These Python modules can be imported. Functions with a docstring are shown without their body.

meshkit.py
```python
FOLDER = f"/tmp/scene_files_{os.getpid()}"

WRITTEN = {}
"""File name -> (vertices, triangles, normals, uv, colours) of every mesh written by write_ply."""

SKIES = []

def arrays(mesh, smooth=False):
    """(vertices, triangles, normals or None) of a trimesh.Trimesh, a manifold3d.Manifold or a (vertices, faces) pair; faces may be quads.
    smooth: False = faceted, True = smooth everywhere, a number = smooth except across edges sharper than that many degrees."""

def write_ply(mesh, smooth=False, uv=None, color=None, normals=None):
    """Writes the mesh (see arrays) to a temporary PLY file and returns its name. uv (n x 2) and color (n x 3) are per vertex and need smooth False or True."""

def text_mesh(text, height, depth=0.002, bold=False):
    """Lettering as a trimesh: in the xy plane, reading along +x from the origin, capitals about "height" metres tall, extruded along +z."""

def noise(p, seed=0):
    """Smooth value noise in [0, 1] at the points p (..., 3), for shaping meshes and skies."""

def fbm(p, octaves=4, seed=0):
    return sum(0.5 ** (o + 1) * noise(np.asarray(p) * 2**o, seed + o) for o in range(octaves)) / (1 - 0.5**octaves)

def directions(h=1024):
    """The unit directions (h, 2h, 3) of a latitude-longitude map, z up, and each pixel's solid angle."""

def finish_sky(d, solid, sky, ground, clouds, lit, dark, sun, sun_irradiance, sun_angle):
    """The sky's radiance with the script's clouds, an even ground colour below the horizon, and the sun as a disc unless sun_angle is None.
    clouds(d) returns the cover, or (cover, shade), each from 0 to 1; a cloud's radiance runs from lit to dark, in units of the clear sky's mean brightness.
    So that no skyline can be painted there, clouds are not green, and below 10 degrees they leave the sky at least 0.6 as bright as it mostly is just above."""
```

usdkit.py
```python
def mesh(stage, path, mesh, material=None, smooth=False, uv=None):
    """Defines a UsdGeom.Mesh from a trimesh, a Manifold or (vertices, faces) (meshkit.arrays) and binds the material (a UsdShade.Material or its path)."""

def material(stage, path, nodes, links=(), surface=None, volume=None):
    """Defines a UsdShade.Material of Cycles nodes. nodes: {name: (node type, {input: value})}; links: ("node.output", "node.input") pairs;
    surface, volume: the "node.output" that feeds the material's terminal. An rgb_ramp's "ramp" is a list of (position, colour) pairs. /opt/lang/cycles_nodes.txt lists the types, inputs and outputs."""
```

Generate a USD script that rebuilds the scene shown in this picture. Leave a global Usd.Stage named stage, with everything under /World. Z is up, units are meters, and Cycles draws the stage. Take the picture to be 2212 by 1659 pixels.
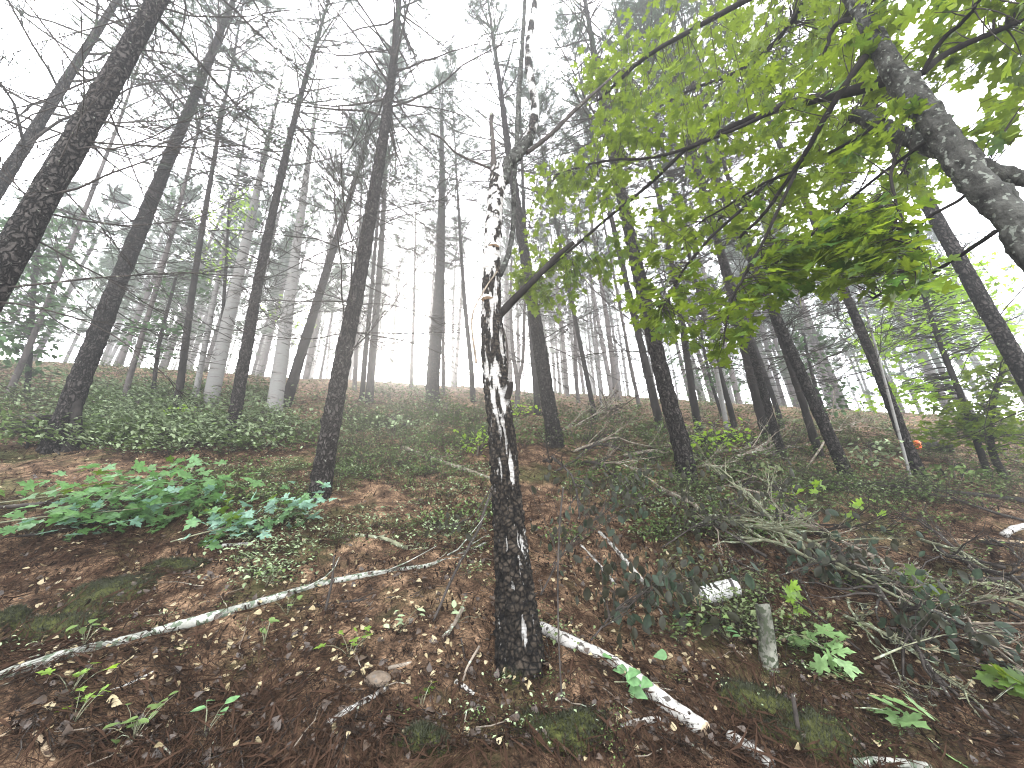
import math, random
import numpy as np
import trimesh
import usdkit, meshkit
from pxr import Usd, UsdGeom, UsdLux, UsdShade, Gf, Sdf, Vt

stage = Usd.Stage.CreateInMemory()
UsdGeom.Xform.Define(stage, '/World')
UsdGeom.Scope.Define(stage, '/World/Looks')
T = Sdf.ValueTypeNames
RNG = np.random.default_rng(7)

# ------------------------------------------------------------------ camera
F, CX, CY = 830.0, 1106.0, 829.5            # the photo measured on a 2212 x 1659 raster
ZEN = np.array([-56.0, 1950.0, -830.0]); ZEN /= np.linalg.norm(ZEN)   # the zenith in camera axes
FWD = np.array([0, 0, -1.0])
WY = FWD - FWD.dot(ZEN) * ZEN; WY /= np.linalg.norm(WY)
WX = np.cross(WY, ZEN)
M = np.stack([WX, WY, ZEN])                 # camera axes -> world
cam = UsdGeom.Camera.Define(stage, '/World/camera')
cam.CreateHorizontalApertureAttr(36.0)
cam.CreateVerticalApertureAttr(27.0)
cam.CreateFocalLengthAttr(36.0 * F / 2212.0)
cam.CreateClippingRangeAttr(Gf.Vec2f(0.05, 2000))
EXPOSURE = 3.5
cam.CreateExposureAttr(EXPOSURE)
m4 = np.eye(4); m4[:3, :3] = M.T
cam.AddTransformOp().Set(Gf.Matrix4d(*m4.ravel().tolist()))

# ------------------------------------------------------------------ sky and sun
SUN_AZ, SUN_EL = math.radians(-16.0), math.radians(23.0)   # azimuth from +y towards +x
sund = np.array([math.sin(SUN_AZ) * math.cos(SUN_EL), math.cos(SUN_AZ) * math.cos(SUN_EL), math.sin(SUN_EL)])
usdkit.material(stage, '/World/Looks/sky_look', {
    'tc': ('texture_coordinate', {}),
    'sky': ('sky_texture', {'sky_type': 'single_scattering', 'sun_disc': False, 'sun_elevation': SUN_EL, 'sun_rotation': SUN_AZ, 'altitude': 300.0, 'aerosol_density': 3.0}),
    'n': ('noise_texture', {'scale': 2.2, 'detail': 5.0, 'roughness': 0.55}),
    'r': ('rgb_ramp', {'ramp': [(0.25, (0.80, 0.80, 0.80)), (0.7, (1, 1, 1))]}),
    'c': ('mix', {'mix_type': 'multiply', 'fac': 1.0, 'color2': (7.4, 7.6, 7.9)}),
    'm': ('mix', {'fac': 0.86}),
    'bg': ('background_shader', {'strength': 0.10})},
    [('tc.generated', 'n.vector'), ('n.fac', 'r.fac'), ('r.color', 'c.color1'), ('sky.color', 'm.color1'), ('c.color', 'm.color2'), ('m.color', 'bg.color')],
    surface='bg.background')
dome = UsdLux.DomeLight.Define(stage, '/World/sky')
UsdShade.MaterialBindingAPI.Apply(dome.GetPrim()).Bind(UsdShade.Material.Get(stage, '/World/Looks/sky_look'))
dome.GetPrim().SetCustomDataByKey('kind', 'structure')
sun = UsdLux.DistantLight.Define(stage, '/World/sun')
sun.CreateNormalizeAttr(True); sun.CreateIntensityAttr(0.4); sun.CreateAngleAttr(10.0); sun.CreateColorAttr(Gf.Vec3f(1.0, 0.95, 0.88))
zr = sund; xr = np.cross([0, 0, 1.0], zr); xr /= np.linalg.norm(xr); yr = np.cross(zr, xr)
s4 = np.eye(4); s4[:3, :3] = np.stack([xr, yr, zr])
sun.AddTransformOp().Set(Gf.Matrix4d(*s4.ravel().tolist()))

# ------------------------------------------------------------------ helpers
COUNT = {}
def path_for(parent, name):
    k = (parent, name); n = COUNT.get(k, 0); COUNT[k] = n + 1
    return f'{parent}/{name}' + (f'_{n:03d}' if n else '')
def tag(prim, label=None, cat=None, group=None, kind=None):
    for k, v in (('label', label), ('category', cat), ('group', group), ('kind', kind)):
        if v: prim.SetCustomDataByKey(k, v)
class Thing:
    def __init__(self, name, label, cat, loc=(0, 0, 0), group=None):
        self.loc = np.asarray(loc, float)
        self.path = path_for('/World', name)
        x = UsdGeom.Xform.Define(stage, self.path)
        x.AddTranslateOp().Set(Gf.Vec3d(*self.loc.tolist()))
        self.prim = x.GetPrim()
        tag(self.prim, label, cat, group)
def put(name, mesh, mat, parent=None, smooth=True, uv=None, label=None, cat=None, group=None, kind=None, attr=None):
    base, loc = ('/World', np.zeros(3)) if parent is None else (parent.path, parent.loc)
    p = path_for(base, name)
    v, f = mesh
    v = np.asarray(v, float)
    own = None
    if parent is None and kind is None and len(v):
        own = np.array([v[:, 0].mean(), v[:, 1].mean(), v[:, 2].min()]); loc = own
    g = usdkit.mesh(stage, p, (v - loc, f), '/World/Looks/' + mat, smooth=smooth, uv=uv)
    if own is not None: g.AddTranslateOp().Set(Gf.Vec3d(*own.tolist()))
    if attr is not None:
        for k, a in attr.items():
            UsdGeom.PrimvarsAPI(g).CreatePrimvar(k, T.FloatArray, 'vertex').Set(Vt.FloatArray.FromNumpy(np.asarray(a, np.float32)))
    tag(g.GetPrim(), label, cat, group, kind)
    r = Thing.__new__(Thing); r.loc = np.asarray(loc, float); r.path = p; r.prim = g.GetPrim()
    return r
def cat_(ms):
    vs, fs, n = [], [], 0
    for v, f in ms:
        vs.append(v); fs.append(np.asarray(f) + n); n += len(v)
    return np.vstack(vs), np.vstack(fs)
def unit(a):
    return a / np.maximum(np.linalg.norm(a, axis=-1, keepdims=True), 1e-9)
def tubes(P, R, k=5, cap=True):
    """P (B, n, 3), R (B, n): a batch of tapered tubes as one mesh."""
    P = np.asarray(P, float); R = np.asarray(R, float)
    if P.ndim == 2: P = P[None]; R = R[None]
    B, n, _ = P.shape
    t = unit(np.gradient(P, axis=1))
    ref = np.where(np.abs(t[:, :1, 2:3]) < 0.8, np.array([0, 0, 1.0]), np.array([1.0, 0, 0]))
    a = unit(np.cross(t, np.broadcast_to(ref, t.shape)))
    b = np.cross(t, a)
    an = np.arange(k) * 2 * np.pi / k
    V = P[:, :, None] + R[:, :, None, None] * (np.cos(an)[None, None, :, None] * a[:, :, None] + np.sin(an)[None, None, :, None] * b[:, :, None])
    i, j = np.meshgrid(np.arange(n - 1), np.arange(k), indexing='ij')
    q = np.stack([i * k + j, i * k + (j + 1) % k, (i + 1) * k + (j + 1) % k, (i + 1) * k + j], -1).reshape(-1, 4)
    tri = np.vstack([q[:, [0, 1, 2]], q[:, [0, 2, 3]]])
    if cap:
        e = np.arange(1, k - 1)
        tri = np.vstack([tri, np.stack([0 * e, e + 1, e], 1), (n - 1) * k + np.stack([0 * e, e, e + 1], 1)])
    off = (np.arange(B) * n * k)[:, None, None]
    return V.reshape(-1, 3), (tri[None] + off).reshape(-1, 3)
def interp_line(pts, n):
    """a smooth curve through the points, n samples by length"""
    pts = np.asarray(pts, float)
    if len(pts) > 2:
        p = np.vstack([2 * pts[0] - pts[1], pts, 2 * pts[-1] - pts[-2]]); out = []
        for i in range(1, len(p) - 2):
            for t in np.linspace(0, 1, 12, endpoint=False):
                out.append(0.5 * (2 * p[i] + (p[i + 1] - p[i - 1]) * t + (2 * p[i - 1] - 5 * p[i] + 4 * p[i + 1] - p[i + 2]) * t * t + (3 * p[i] - p[i - 1] - 3 * p[i + 1] + p[i + 2]) * t ** 3))
        out.append(p[-2]); pts = np.array(out)
    d = np.concatenate([[0], np.cumsum(np.linalg.norm(np.diff(pts, axis=0), axis=1))])
    s = np.linspace(0, d[-1], n)
    return np.stack([np.interp(s, d, pts[:, c]) for c in range(pts.shape[1])], 1)
def place(pv, pf, pos, Y, N, s):
    """copies of a small mesh: its y axis along Y, its z axis near N, scaled by s -> one mesh"""
    Y = unit(Y); X = unit(np.cross(Y, N)); Z = np.cross(X, Y)
    s = np.broadcast_to(s, (len(pos),))[:, None, None]
    V = pos[:, None] + s * (pv[None, :, :1] * X[:, None] + pv[None, :, 1:2] * Y[:, None] + pv[None, :, 2:3] * Z[:, None])
    Fc = pf[None] + (np.arange(len(pos)) * len(pv))[:, None, None]
    return V.reshape(-1, 3), Fc.reshape(-1, 3)
def ray(px, py):
    c = np.stack(np.broadcast_arrays(np.asarray(px, float) - CX, CY - np.asarray(py, float), -F), -1)
    return unit(c @ M.T)
def at(px, py, depth):
    """the point seen at a photo pixel, depth metres along the optical axis"""
    c = np.stack(np.broadcast_arrays(np.asarray(px, float) - CX, CY - np.asarray(py, float), -F), -1) / F
    return (c * np.asarray(depth, float)[..., None]) @ M.T if np.ndim(depth) else (c * depth) @ M.T
def depth_of(p):
    return -(np.asarray(p) @ M)[..., 2]
def pix(p):
    c = np.asarray(p) @ M
    return np.stack([CX - F * c[..., 0] / c[..., 2], CY + F * c[..., 1] / c[..., 2]], -1)

# ------------------------------------------------------------------ the lie of the land
_y = np.linspace(-40, 140, 3601)
_s = np.interp(_y, [-40, -4, 0, 2.2, 3.6, 10.5, 14, 24, 29, 36, 60, 140], [0.1, 0.28, 0.34, 0.38, 0.56, 0.555, 0.42, 0.40, 0.22, 0.0, -0.08, 0.0])
_g = np.concatenate([[0], np.cumsum((_s[1:] + _s[:-1]) / 2 * np.diff(_y))]); _g = _g - np.interp(0, _y, _g) - 1.48
def ground(x, y, fine=True):
    x, y = np.asarray(x, float), np.asarray(y, float)
    z = np.interp(y, _y, _g) - 12 * np.tanh(0.095 * x / 12)
    q = np.stack([x, y, 0 * x], -1)
    z = z + 0.5 * (meshkit.fbm(q * 0.16, 2, 3) - 0.5) * np.clip((np.hypot(x, y) - 2) / 6, 0, 1) + 0.22 * (meshkit.fbm(q * 0.7, 3, 5) - 0.5)
    if fine: z = z + 0.16 * (meshkit.fbm(q * 3.2, 4, 9) - 0.5)
    return z
def hit(px, py, tmax=70.0):
    """where the view through a photo pixel meets the ground"""
    d = ray(px, py); t = np.concatenate([np.arange(0.8, 8, 0.02), np.arange(8, tmax, 0.08)])
    p = t[:, None] * d[None]
    below = p[:, 2] < ground(p[:, 0], p[:, 1])
    i = int(np.argmax(below)) if below.any() else len(t) - 1
    return p[i]
def normal(x, y):
    e = 0.06
    gx = (ground(x + e, y, False) - ground(x - e, y, False)) / (2 * e); gy = (ground(x, y + e, False) - ground(x, y - e, False)) / (2 * e)
    return unit(np.stack([-gx, -gy, np.ones_like(gx)], -1))
def upright(px, py, foot):
    """the point seen at a photo pixel in the upright plane through foot that faces the camera"""
    n = np.array([foot[0], foot[1], 0.0]); n /= np.linalg.norm(n)
    d = ray(px, py)
    return d * (foot @ n) / (d @ n)

# ------------------------------------------------------------------ materials
def look(name, nodes, links, surface='p.BSDF', volume=None):
    usdkit.material(stage, '/World/Looks/' + name, nodes, links, surface=surface, volume=volume)
def leaf_look(name, cols, trans=0.45, tcol=None, rough=0.45, spec=0.4):
    """leaves: each one its own tone, light shining through"""
    n = len(cols); tc = tcol or [tuple(min(1, c * 1.9) for c in col) for col in cols]
    look(name, {
        'g': ('geometry', {}), 'tc': ('texture_coordinate', {}),
        'r': ('rgb_ramp', {'ramp': [(i / max(n - 1, 1), c) for i, c in enumerate(cols)]}),
        'r2': ('rgb_ramp', {'ramp': [(i / max(n - 1, 1), c) for i, c in enumerate(tc)]}),
        'nz': ('noise_texture', {'scale': 45.0, 'detail': 1.0}),
        'mp': ('map_range', {'from_min': 0.3, 'from_max': 0.7, 'to_min': 0.65, 'to_max': 1.3}),
        'mu': ('mix', {'mix_type': 'multiply', 'fac': 1.0}),
        'p': ('principled_bsdf', {'roughness': rough, 'specular_ior_level': spec}),
        't': ('translucent_bsdf', {}), 'm': ('mix_closure', {'fac': trans})},
        [('g.random_per_island', 'r.fac'), ('g.random_per_island', 'r2.fac'), ('tc.object', 'nz.vector'), ('nz.fac', 'mp.value'), ('r.color', 'mu.color1'), ('mp.result', 'mu.color2'),
         ('mu.color', 'p.base_color'), ('r2.color', 't.color'), ('p.BSDF', 'm.closure1'), ('t.BSDF', 'm.closure2')], surface='m.closure')
def plain_leaf(name, cols):
    look(name, {'g': ('geometry', {}), 'r': ('rgb_ramp', {'ramp': [(i / (len(cols) - 1), c) for i, c in enumerate(cols)]}), 'p': ('diffuse_bsdf', {})}, [('g.random_per_island', 'r.fac'), ('r.color', 'p.color')], surface='p.BSDF')
def bark_look(name, a, b, lichen=None, amount=0.66, scale=9.0, zs=0.35, rough=0.85, bump=0.5):
    nodes = {'tc': ('texture_coordinate', {}), 'mp': ('mapping', {'scale': (1, 1, zs)}),
             'n': ('noise_texture', {'scale': scale, 'detail': 6.0, 'roughness': 0.65}), 'n2': ('noise_texture', {'scale': scale * 5, 'detail': 4.0}),
             'r': ('rgb_ramp', {'ramp': [(0.3, a), (0.68, b)]}),
             'v': ('noise_texture', {'scale': 34.0, 'detail': 3.0, 'roughness': 0.5}), 'lr': ('rgb_ramp', {'ramp': [(amount, (0, 0, 0)), (amount + 0.025, (1, 1, 1))]}),
             'lm': ('mix', {'color2': lichen or b}), 'bp': ('bump', {'strength': bump, 'distance': 0.012}),
             'p': ('principled_bsdf', {'roughness': rough, 'specular_ior_level': 0.04})}
    look(name, nodes, [('tc.object', 'mp.vector'), ('mp.vector', 'n.vector'), ('mp.vector', 'n2.vector'), ('n.fac', 'r.fac'), ('tc.object', 'v.vector'), ('v.fac', 'lr.fac'), ('lr.color', 'lm.fac'), ('r.color', 'lm.color1'),
                       ('lm.color', 'p.base_color'), ('n2.fac', 'bp.height'), ('bp.normal', 'p.normal')])
look('earth', {
    'tc': ('geometry', {}), 'n': ('noise_texture', {'scale': 6.0, 'detail': 8.0, 'roughness': 0.75}), 'n2': ('noise_texture', {'scale': 70.0, 'detail': 6.0, 'roughness': 0.8}),
    'n3': ('noise_texture', {'scale': 0.9, 'detail': 4.0, 'roughness': 0.6}),
    'r': ('rgb_ramp', {'ramp': [(0.34, (0.012, 0.008, 0.006)), (0.5, (0.065, 0.042, 0.027)), (0.68, (0.22, 0.15, 0.098))]}),
    'r2': ('rgb_ramp', {'ramp': [(0.36, (0.15, 0.15, 0.15)), (0.64, (2.3, 2.15, 2.0))]}),
    'mu': ('mix', {'mix_type': 'multiply', 'fac': 1.0}),
    'r3': ('rgb_ramp', {'ramp': [(0.52, (0, 0, 0)), (0.66, (0.7, 0.7, 0.7))]}), 'gm': ('mix', {'color2': (0.045, 0.060, 0.018)}),
    'b': ('bump', {'strength': 0.9, 'distance': 0.03}), 'p': ('principled_bsdf', {'roughness': 0.95, 'specular_ior_level': 0.06})},
    [('tc.position', 'n.vector'), ('tc.position', 'n2.vector'), ('tc.position', 'n3.vector'), ('n.fac', 'r.fac'), ('n2.fac', 'r2.fac'), ('r.color', 'mu.color1'), ('r2.color', 'mu.color2'), ('n3.fac', 'r3.fac'), ('r3.color', 'gm.fac'),
     ('mu.color', 'gm.color1'), ('gm.color', 'p.base_color'), ('n2.fac', 'b.height'), ('b.normal', 'p.normal')])
def plated_bark(name, crack, a, b, lichen, amount, scale=27.0, zs=0.36):
    look(name, {'tc': ('texture_coordinate', {}), 'mp': ('mapping', {'scale': (1, 1, zs)}), 'wn': ('noise_texture', {'scale': 9.0, 'detail': 4.0}), 'wm': ('mix', {'mix_type': 'linear_light', 'fac': 0.09}),
        'v': ('voronoi_texture', {'feature': 'distance_to_edge', 'scale': scale}), 'vr': ('rgb_ramp', {'ramp': [(0.02, (0, 0, 0)), (0.22, (1, 1, 1))]}),
        'n': ('noise_texture', {'scale': 30.0, 'detail': 6.0, 'roughness': 0.7}), 'r': ('rgb_ramp', {'ramp': [(0.3, a), (0.7, b)]}), 'm': ('mix', {'color1': crack}),
        'ln': ('noise_texture', {'scale': 30.0, 'detail': 5.0, 'roughness': 0.65}), 'lr': ('rgb_ramp', {'ramp': [(amount, (0, 0, 0)), (amount + 0.06, (1, 1, 1))]}), 'lm': ('mix', {'color2': lichen}),
        'h': ('math', {'math_type': 'multiply_add', 'value2': 0.35}), 'b': ('bump', {'strength': 1.0, 'distance': 0.022}), 'p': ('principled_bsdf', {'roughness': 0.95, 'specular_ior_level': 0.04})},
        [('tc.object', 'wn.vector'), ('tc.object', 'wm.color1'), ('wn.color', 'wm.color2'), ('wm.color', 'mp.vector'), ('mp.vector', 'v.vector'), ('v.distance', 'vr.fac'), ('tc.object', 'n.vector'), ('n.fac', 'r.fac'), ('vr.color', 'm.fac'), ('r.color', 'm.color2'),
         ('tc.object', 'ln.vector'), ('ln.fac', 'lr.fac'), ('lr.color', 'lm.fac'), ('m.color', 'lm.color1'), ('lm.color', 'p.base_color'), ('n.fac', 'h.value1'), ('vr.color', 'h.value3'), ('h.value', 'b.height'), ('b.normal', 'p.normal')])
plated_bark('pine_bark', (0.004, 0.0035, 0.003), (0.014, 0.012, 0.011), (0.046, 0.040, 0.036), (0.15, 0.155, 0.13), 0.64)
bark_look('old_pine_bark', (0.008, 0.007, 0.0065), (0.048, 0.041, 0.037), lichen=(0.17, 0.175, 0.15), amount=0.68, bump=1.0)
bark_look('dark_bark', (0.004, 0.0035, 0.003), (0.022, 0.019, 0.017), lichen=(0.12, 0.13, 0.10), amount=0.72)
bark_look('maple_bark', (0.004, 0.0036, 0.003), (0.050, 0.049, 0.043), lichen=(0.095, 0.10, 0.085), amount=0.60, scale=16, zs=0.8, bump=1.0)
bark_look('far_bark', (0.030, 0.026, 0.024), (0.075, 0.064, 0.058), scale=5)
bark_look('dead_twig', (0.014, 0.012, 0.011), (0.045, 0.038, 0.033), lichen=(0.16, 0.17, 0.13), amount=0.66, scale=14, zs=1)
bark_look('grey_stick', (0.05, 0.040, 0.031), (0.20, 0.165, 0.13), lichen=(0.22, 0.25, 0.19), amount=0.6, scale=12, zs=1)
bark_look('green_stick', (0.05, 0.05, 0.032), (0.17, 0.17, 0.11), lichen=(0.22, 0.25, 0.18), amount=0.6, scale=12, zs=1)
bark_look('pale_wood', (0.14, 0.10, 0.065), (0.32, 0.25, 0.17), scale=20, zs=1, amount=0.9)
bark_look('log_white', (0.12, 0.11, 0.095), (0.34, 0.325, 0.30), lichen=(0.045, 0.04, 0.035), amount=0.585, scale=11, zs=1, bump=0.3)
bark_look('log_lichen', (0.08, 0.08, 0.065), (0.28, 0.275, 0.245), lichen=(0.07, 0.085, 0.06), amount=0.53, scale=9, zs=1)
bark_look('stone_look', (0.045, 0.035, 0.026), (0.13, 0.10, 0.075), lichen=(0.07, 0.06, 0.05), amount=0.6, scale=14, zs=1)
bark_look('fungus_top', (0.20, 0.18, 0.16), (0.50, 0.46, 0.41), scale=30, zs=4, amount=0.9)
bark_look('fungus_under', (0.10, 0.07, 0.045), (0.19, 0.13, 0.085), scale=30, zs=1, amount=0.9)
bark_look('moss_base', (0.010, 0.011, 0.005), (0.045, 0.048, 0.014), scale=30, zs=1, amount=0.9)
bark_look('stump_bark', (0.012, 0.011, 0.009), (0.15, 0.148, 0.12), lichen=(0.03, 0.034, 0.022), amount=0.50, scale=9, zs=0.6, bump=1.0)
look('log_banded', {'tc': ('texture_coordinate', {}), 'mw': ('mapping', {'scale': (26, 3, 3)}), 'n': ('noise_texture', {'scale': 1.0, 'detail': 4.0}), 'r': ('rgb_ramp', {'ramp': [(0.0, (0.25, 0.24, 0.225)), (0.56, (0.34, 0.33, 0.31)), (0.60, (0.05, 0.045, 0.04)), (0.7, (0.02, 0.02, 0.018))]}), 'p': ('principled_bsdf', {'roughness': 0.7, 'specular_ior_level': 0.1})},
     [('tc.object', 'mw.vector'), ('mw.vector', 'n.vector'), ('n.fac', 'r.fac'), ('r.color', 'p.base_color')])
look('orange_paint', {'tc': ('texture_coordinate', {}), 'n': ('noise_texture', {'scale': 30.0}), 'r': ('rgb_ramp', {'ramp': [(0.4, (0.75, 0.10, 0.02)), (0.6, (0.8, 0.16, 0.04))]}), 'p': ('principled_bsdf', {'roughness': 0.6})},
     [('tc.object', 'n.vector'), ('n.fac', 'r.fac'), ('r.color', 'p.base_color')])
look('birch_bark', {      # black furrows and white skin; the primvar dark says which
    'a': ('attribute', {'attribute': 'dark'}), 'tc': ('texture_coordinate', {}),
    'n': ('noise_texture', {'scale': 55.0, 'detail': 5.0, 'roughness': 0.65}), 'ns': ('math', {'math_type': 'multiply_add', 'value2': 0.55, 'value3': -0.275}), 'add': ('math', {'math_type': 'add'}),
    'st': ('map_range', {'from_min': 0.44, 'from_max': 0.56, 'to_min': 0.0, 'to_max': 1.0, 'clamp': True}),
    'mw': ('mapping', {'scale': (1, 1, 5.0)}), 'nw': ('noise_texture', {'scale': 16.0, 'detail': 4.0}), 'w': ('rgb_ramp', {'ramp': [(0.3, (0.14, 0.125, 0.11)), (0.52, (0.24, 0.23, 0.215)), (0.7, (0.32, 0.31, 0.295))]}),
    'nd': ('noise_texture', {'scale': 26.0, 'detail': 5.0}), 'd': ('rgb_ramp', {'ramp': [(0.38, (0.004, 0.0035, 0.003)), (0.75, (0.030, 0.025, 0.020))]}),
    'vm': ('mapping', {'scale': (26, 26, 34)}), 'v': ('voronoi_texture', {'feature': 'distance_to_edge', 'scale': 1.0}), 'vr': ('rgb_ramp', {'ramp': [(0.02, (0.15, 0.15, 0.15)), (0.25, (1.6, 1.5, 1.4))]}), 'dv': ('mix', {'mix_type': 'multiply', 'fac': 1.0}), 'm': ('mix', {}), 'b': ('bump', {'strength': 0.9, 'distance': 0.015}), 'p': ('principled_bsdf', {'roughness': 0.75, 'specular_ior_level': 0.08})},
    [('tc.object', 'n.vector'), ('n.fac', 'ns.value1'), ('a.fac', 'add.value1'), ('ns.value', 'add.value2'), ('add.value', 'st.value'), ('tc.object', 'mw.vector'), ('mw.vector', 'nw.vector'), ('nw.fac', 'w.fac'),
     ('tc.object', 'nd.vector'), ('nd.fac', 'd.fac'), ('st.result', 'm.fac'), ('w.color', 'm.color1'), ('tc.object', 'vm.vector'), ('vm.vector', 'v.vector'), ('v.distance', 'vr.fac'), ('d.color', 'dv.color1'), ('vr.color', 'dv.color2'), ('dv.color', 'm.color2'), ('m.color', 'p.base_color'), ('n.fac', 'b.height'), ('b.normal', 'p.normal')])
look('slim_birch_bark', {
    'tc': ('texture_coordinate', {}), 'mw': ('mapping', {'scale': (0.9, 0.9, 5.0)}), 'n': ('noise_texture', {'scale': 3.4, 'detail': 5.0, 'roughness': 0.62}),
    'r': ('rgb_ramp', {'ramp': [(0.0, (0.085, 0.08, 0.073)), (0.52, (0.12, 0.115, 0.107)), (0.60, (0.10, 0.09, 0.08)), (0.66, (0.02, 0.02, 0.018))]}),
    'p': ('principled_bsdf', {'roughness': 0.75, 'specular_ior_level': 0.08})},
    [('tc.object', 'mw.vector'), ('mw.vector', 'n.vector'), ('n.fac', 'r.fac'), ('r.color', 'p.base_color')])
plain_leaf('pine_needles', [(0.045, 0.062, 0.040), (0.070, 0.092, 0.055), (0.095, 0.118, 0.068)])
leaf_look('maple_leaf', [(0.042, 0.075, 0.012), (0.058, 0.095, 0.014), (0.075, 0.11, 0.015), (0.10, 0.13, 0.017)], trans=0.55, spec=0.2, tcol=[(0.13, 0.175, 0.011), (0.19, 0.235, 0.013), (0.25, 0.295, 0.015), (0.34, 0.38, 0.019)])
leaf_look('bright_leaf', [(0.090, 0.150, 0.018), (0.13, 0.19, 0.02), (0.17, 0.22, 0.025)], trans=0.55, tcol=[(0.24, 0.38, 0.03), (0.36, 0.50, 0.035), (0.45, 0.56, 0.05)])
leaf_look('deep_leaf', [(0.08, 0.155, 0.06), (0.11, 0.20, 0.07), (0.15, 0.25, 0.06)], trans=0.3, rough=0.5, spec=0.25)
plain_leaf('misty_leaf', [(0.060, 0.100, 0.045), (0.085, 0.13, 0.05), (0.11, 0.16, 0.05)])
plain_leaf('herb_leaf', [(0.07, 0.10, 0.035), (0.14, 0.18, 0.07), (0.24, 0.27, 0.12), (0.34, 0.35, 0.14)])
plain_leaf('herb_pale', [(0.17, 0.21, 0.12), (0.30, 0.34, 0.19), (0.42, 0.43, 0.26)])
plain_leaf('herb_olive', [(0.07, 0.085, 0.04), (0.11, 0.125, 0.06), (0.16, 0.15, 0.075)])
leaf_look('wilted_leaf', [(0.020, 0.020, 0.012), (0.034, 0.036, 0.020), (0.050, 0.032, 0.018), (0.040, 0.055, 0.028)], trans=0.25, rough=0.55, spec=0.2)
leaf_look('dry_leaf', [(0.26, 0.21, 0.12), (0.34, 0.28, 0.16), (0.38, 0.34, 0.25), (0.36, 0.24, 0.06), (0.24, 0.15, 0.09), (0.32, 0.30, 0.23)], trans=0.2)
leaf_look('brown_leaf', [(0.035, 0.022, 0.014), (0.085, 0.050, 0.030), (0.17, 0.105, 0.065), (0.22, 0.165, 0.12)], trans=0.15)
plain_leaf('bit_mix', [(0.012, 0.008, 0.006), (0.05, 0.032, 0.022), (0.12, 0.082, 0.058), (0.20, 0.15, 0.12), (0.30, 0.235, 0.17), (0.42, 0.37, 0.28), (0.08, 0.09, 0.03)])
plain_leaf('twig_mix', [(0.014, 0.011, 0.009), (0.04, 0.031, 0.025), (0.11, 0.085, 0.066), (0.26, 0.215, 0.17)])
plain_leaf('needle_litter', [(0.026, 0.015, 0.010), (0.16, 0.092, 0.055), (0.42, 0.265, 0.16), (0.78, 0.60, 0.42)])
leaf_look('moss_blade', [(0.016, 0.018, 0.006), (0.045, 0.048, 0.012), (0.095, 0.095, 0.022)], trans=0.3, rough=0.7)
leaf_look('maple_leaf_pale', [(0.085, 0.145, 0.017), (0.11, 0.165, 0.018), (0.14, 0.19, 0.022)], trans=0.55, spec=0.2, tcol=[(0.17, 0.22, 0.013), (0.23, 0.28, 0.015), (0.30, 0.34, 0.018)])
leaf_look('maple_leaf_dark', [(0.038, 0.085, 0.013), (0.052, 0.105, 0.015), (0.065, 0.12, 0.017)], trans=0.5, spec=0.2, tcol=[(0.08, 0.12, 0.01), (0.11, 0.15, 0.011), (0.13, 0.17, 0.012)])
leaf_look('deep_leaf_bluish', [(0.10, 0.18, 0.125), (0.13, 0.21, 0.15), (0.14, 0.22, 0.13)], trans=0.25, rough=0.4)
leaf_look('deep_leaf_dull', [(0.020, 0.030, 0.018), (0.030, 0.045, 0.026), (0.045, 0.060, 0.036)], trans=0.25, rough=0.55, spec=0.2)
leaf_look('maple_green', [(0.060, 0.125, 0.035), (0.085, 0.165, 0.04), (0.12, 0.20, 0.04)], trans=0.35, rough=0.5, spec=0.25)
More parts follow.
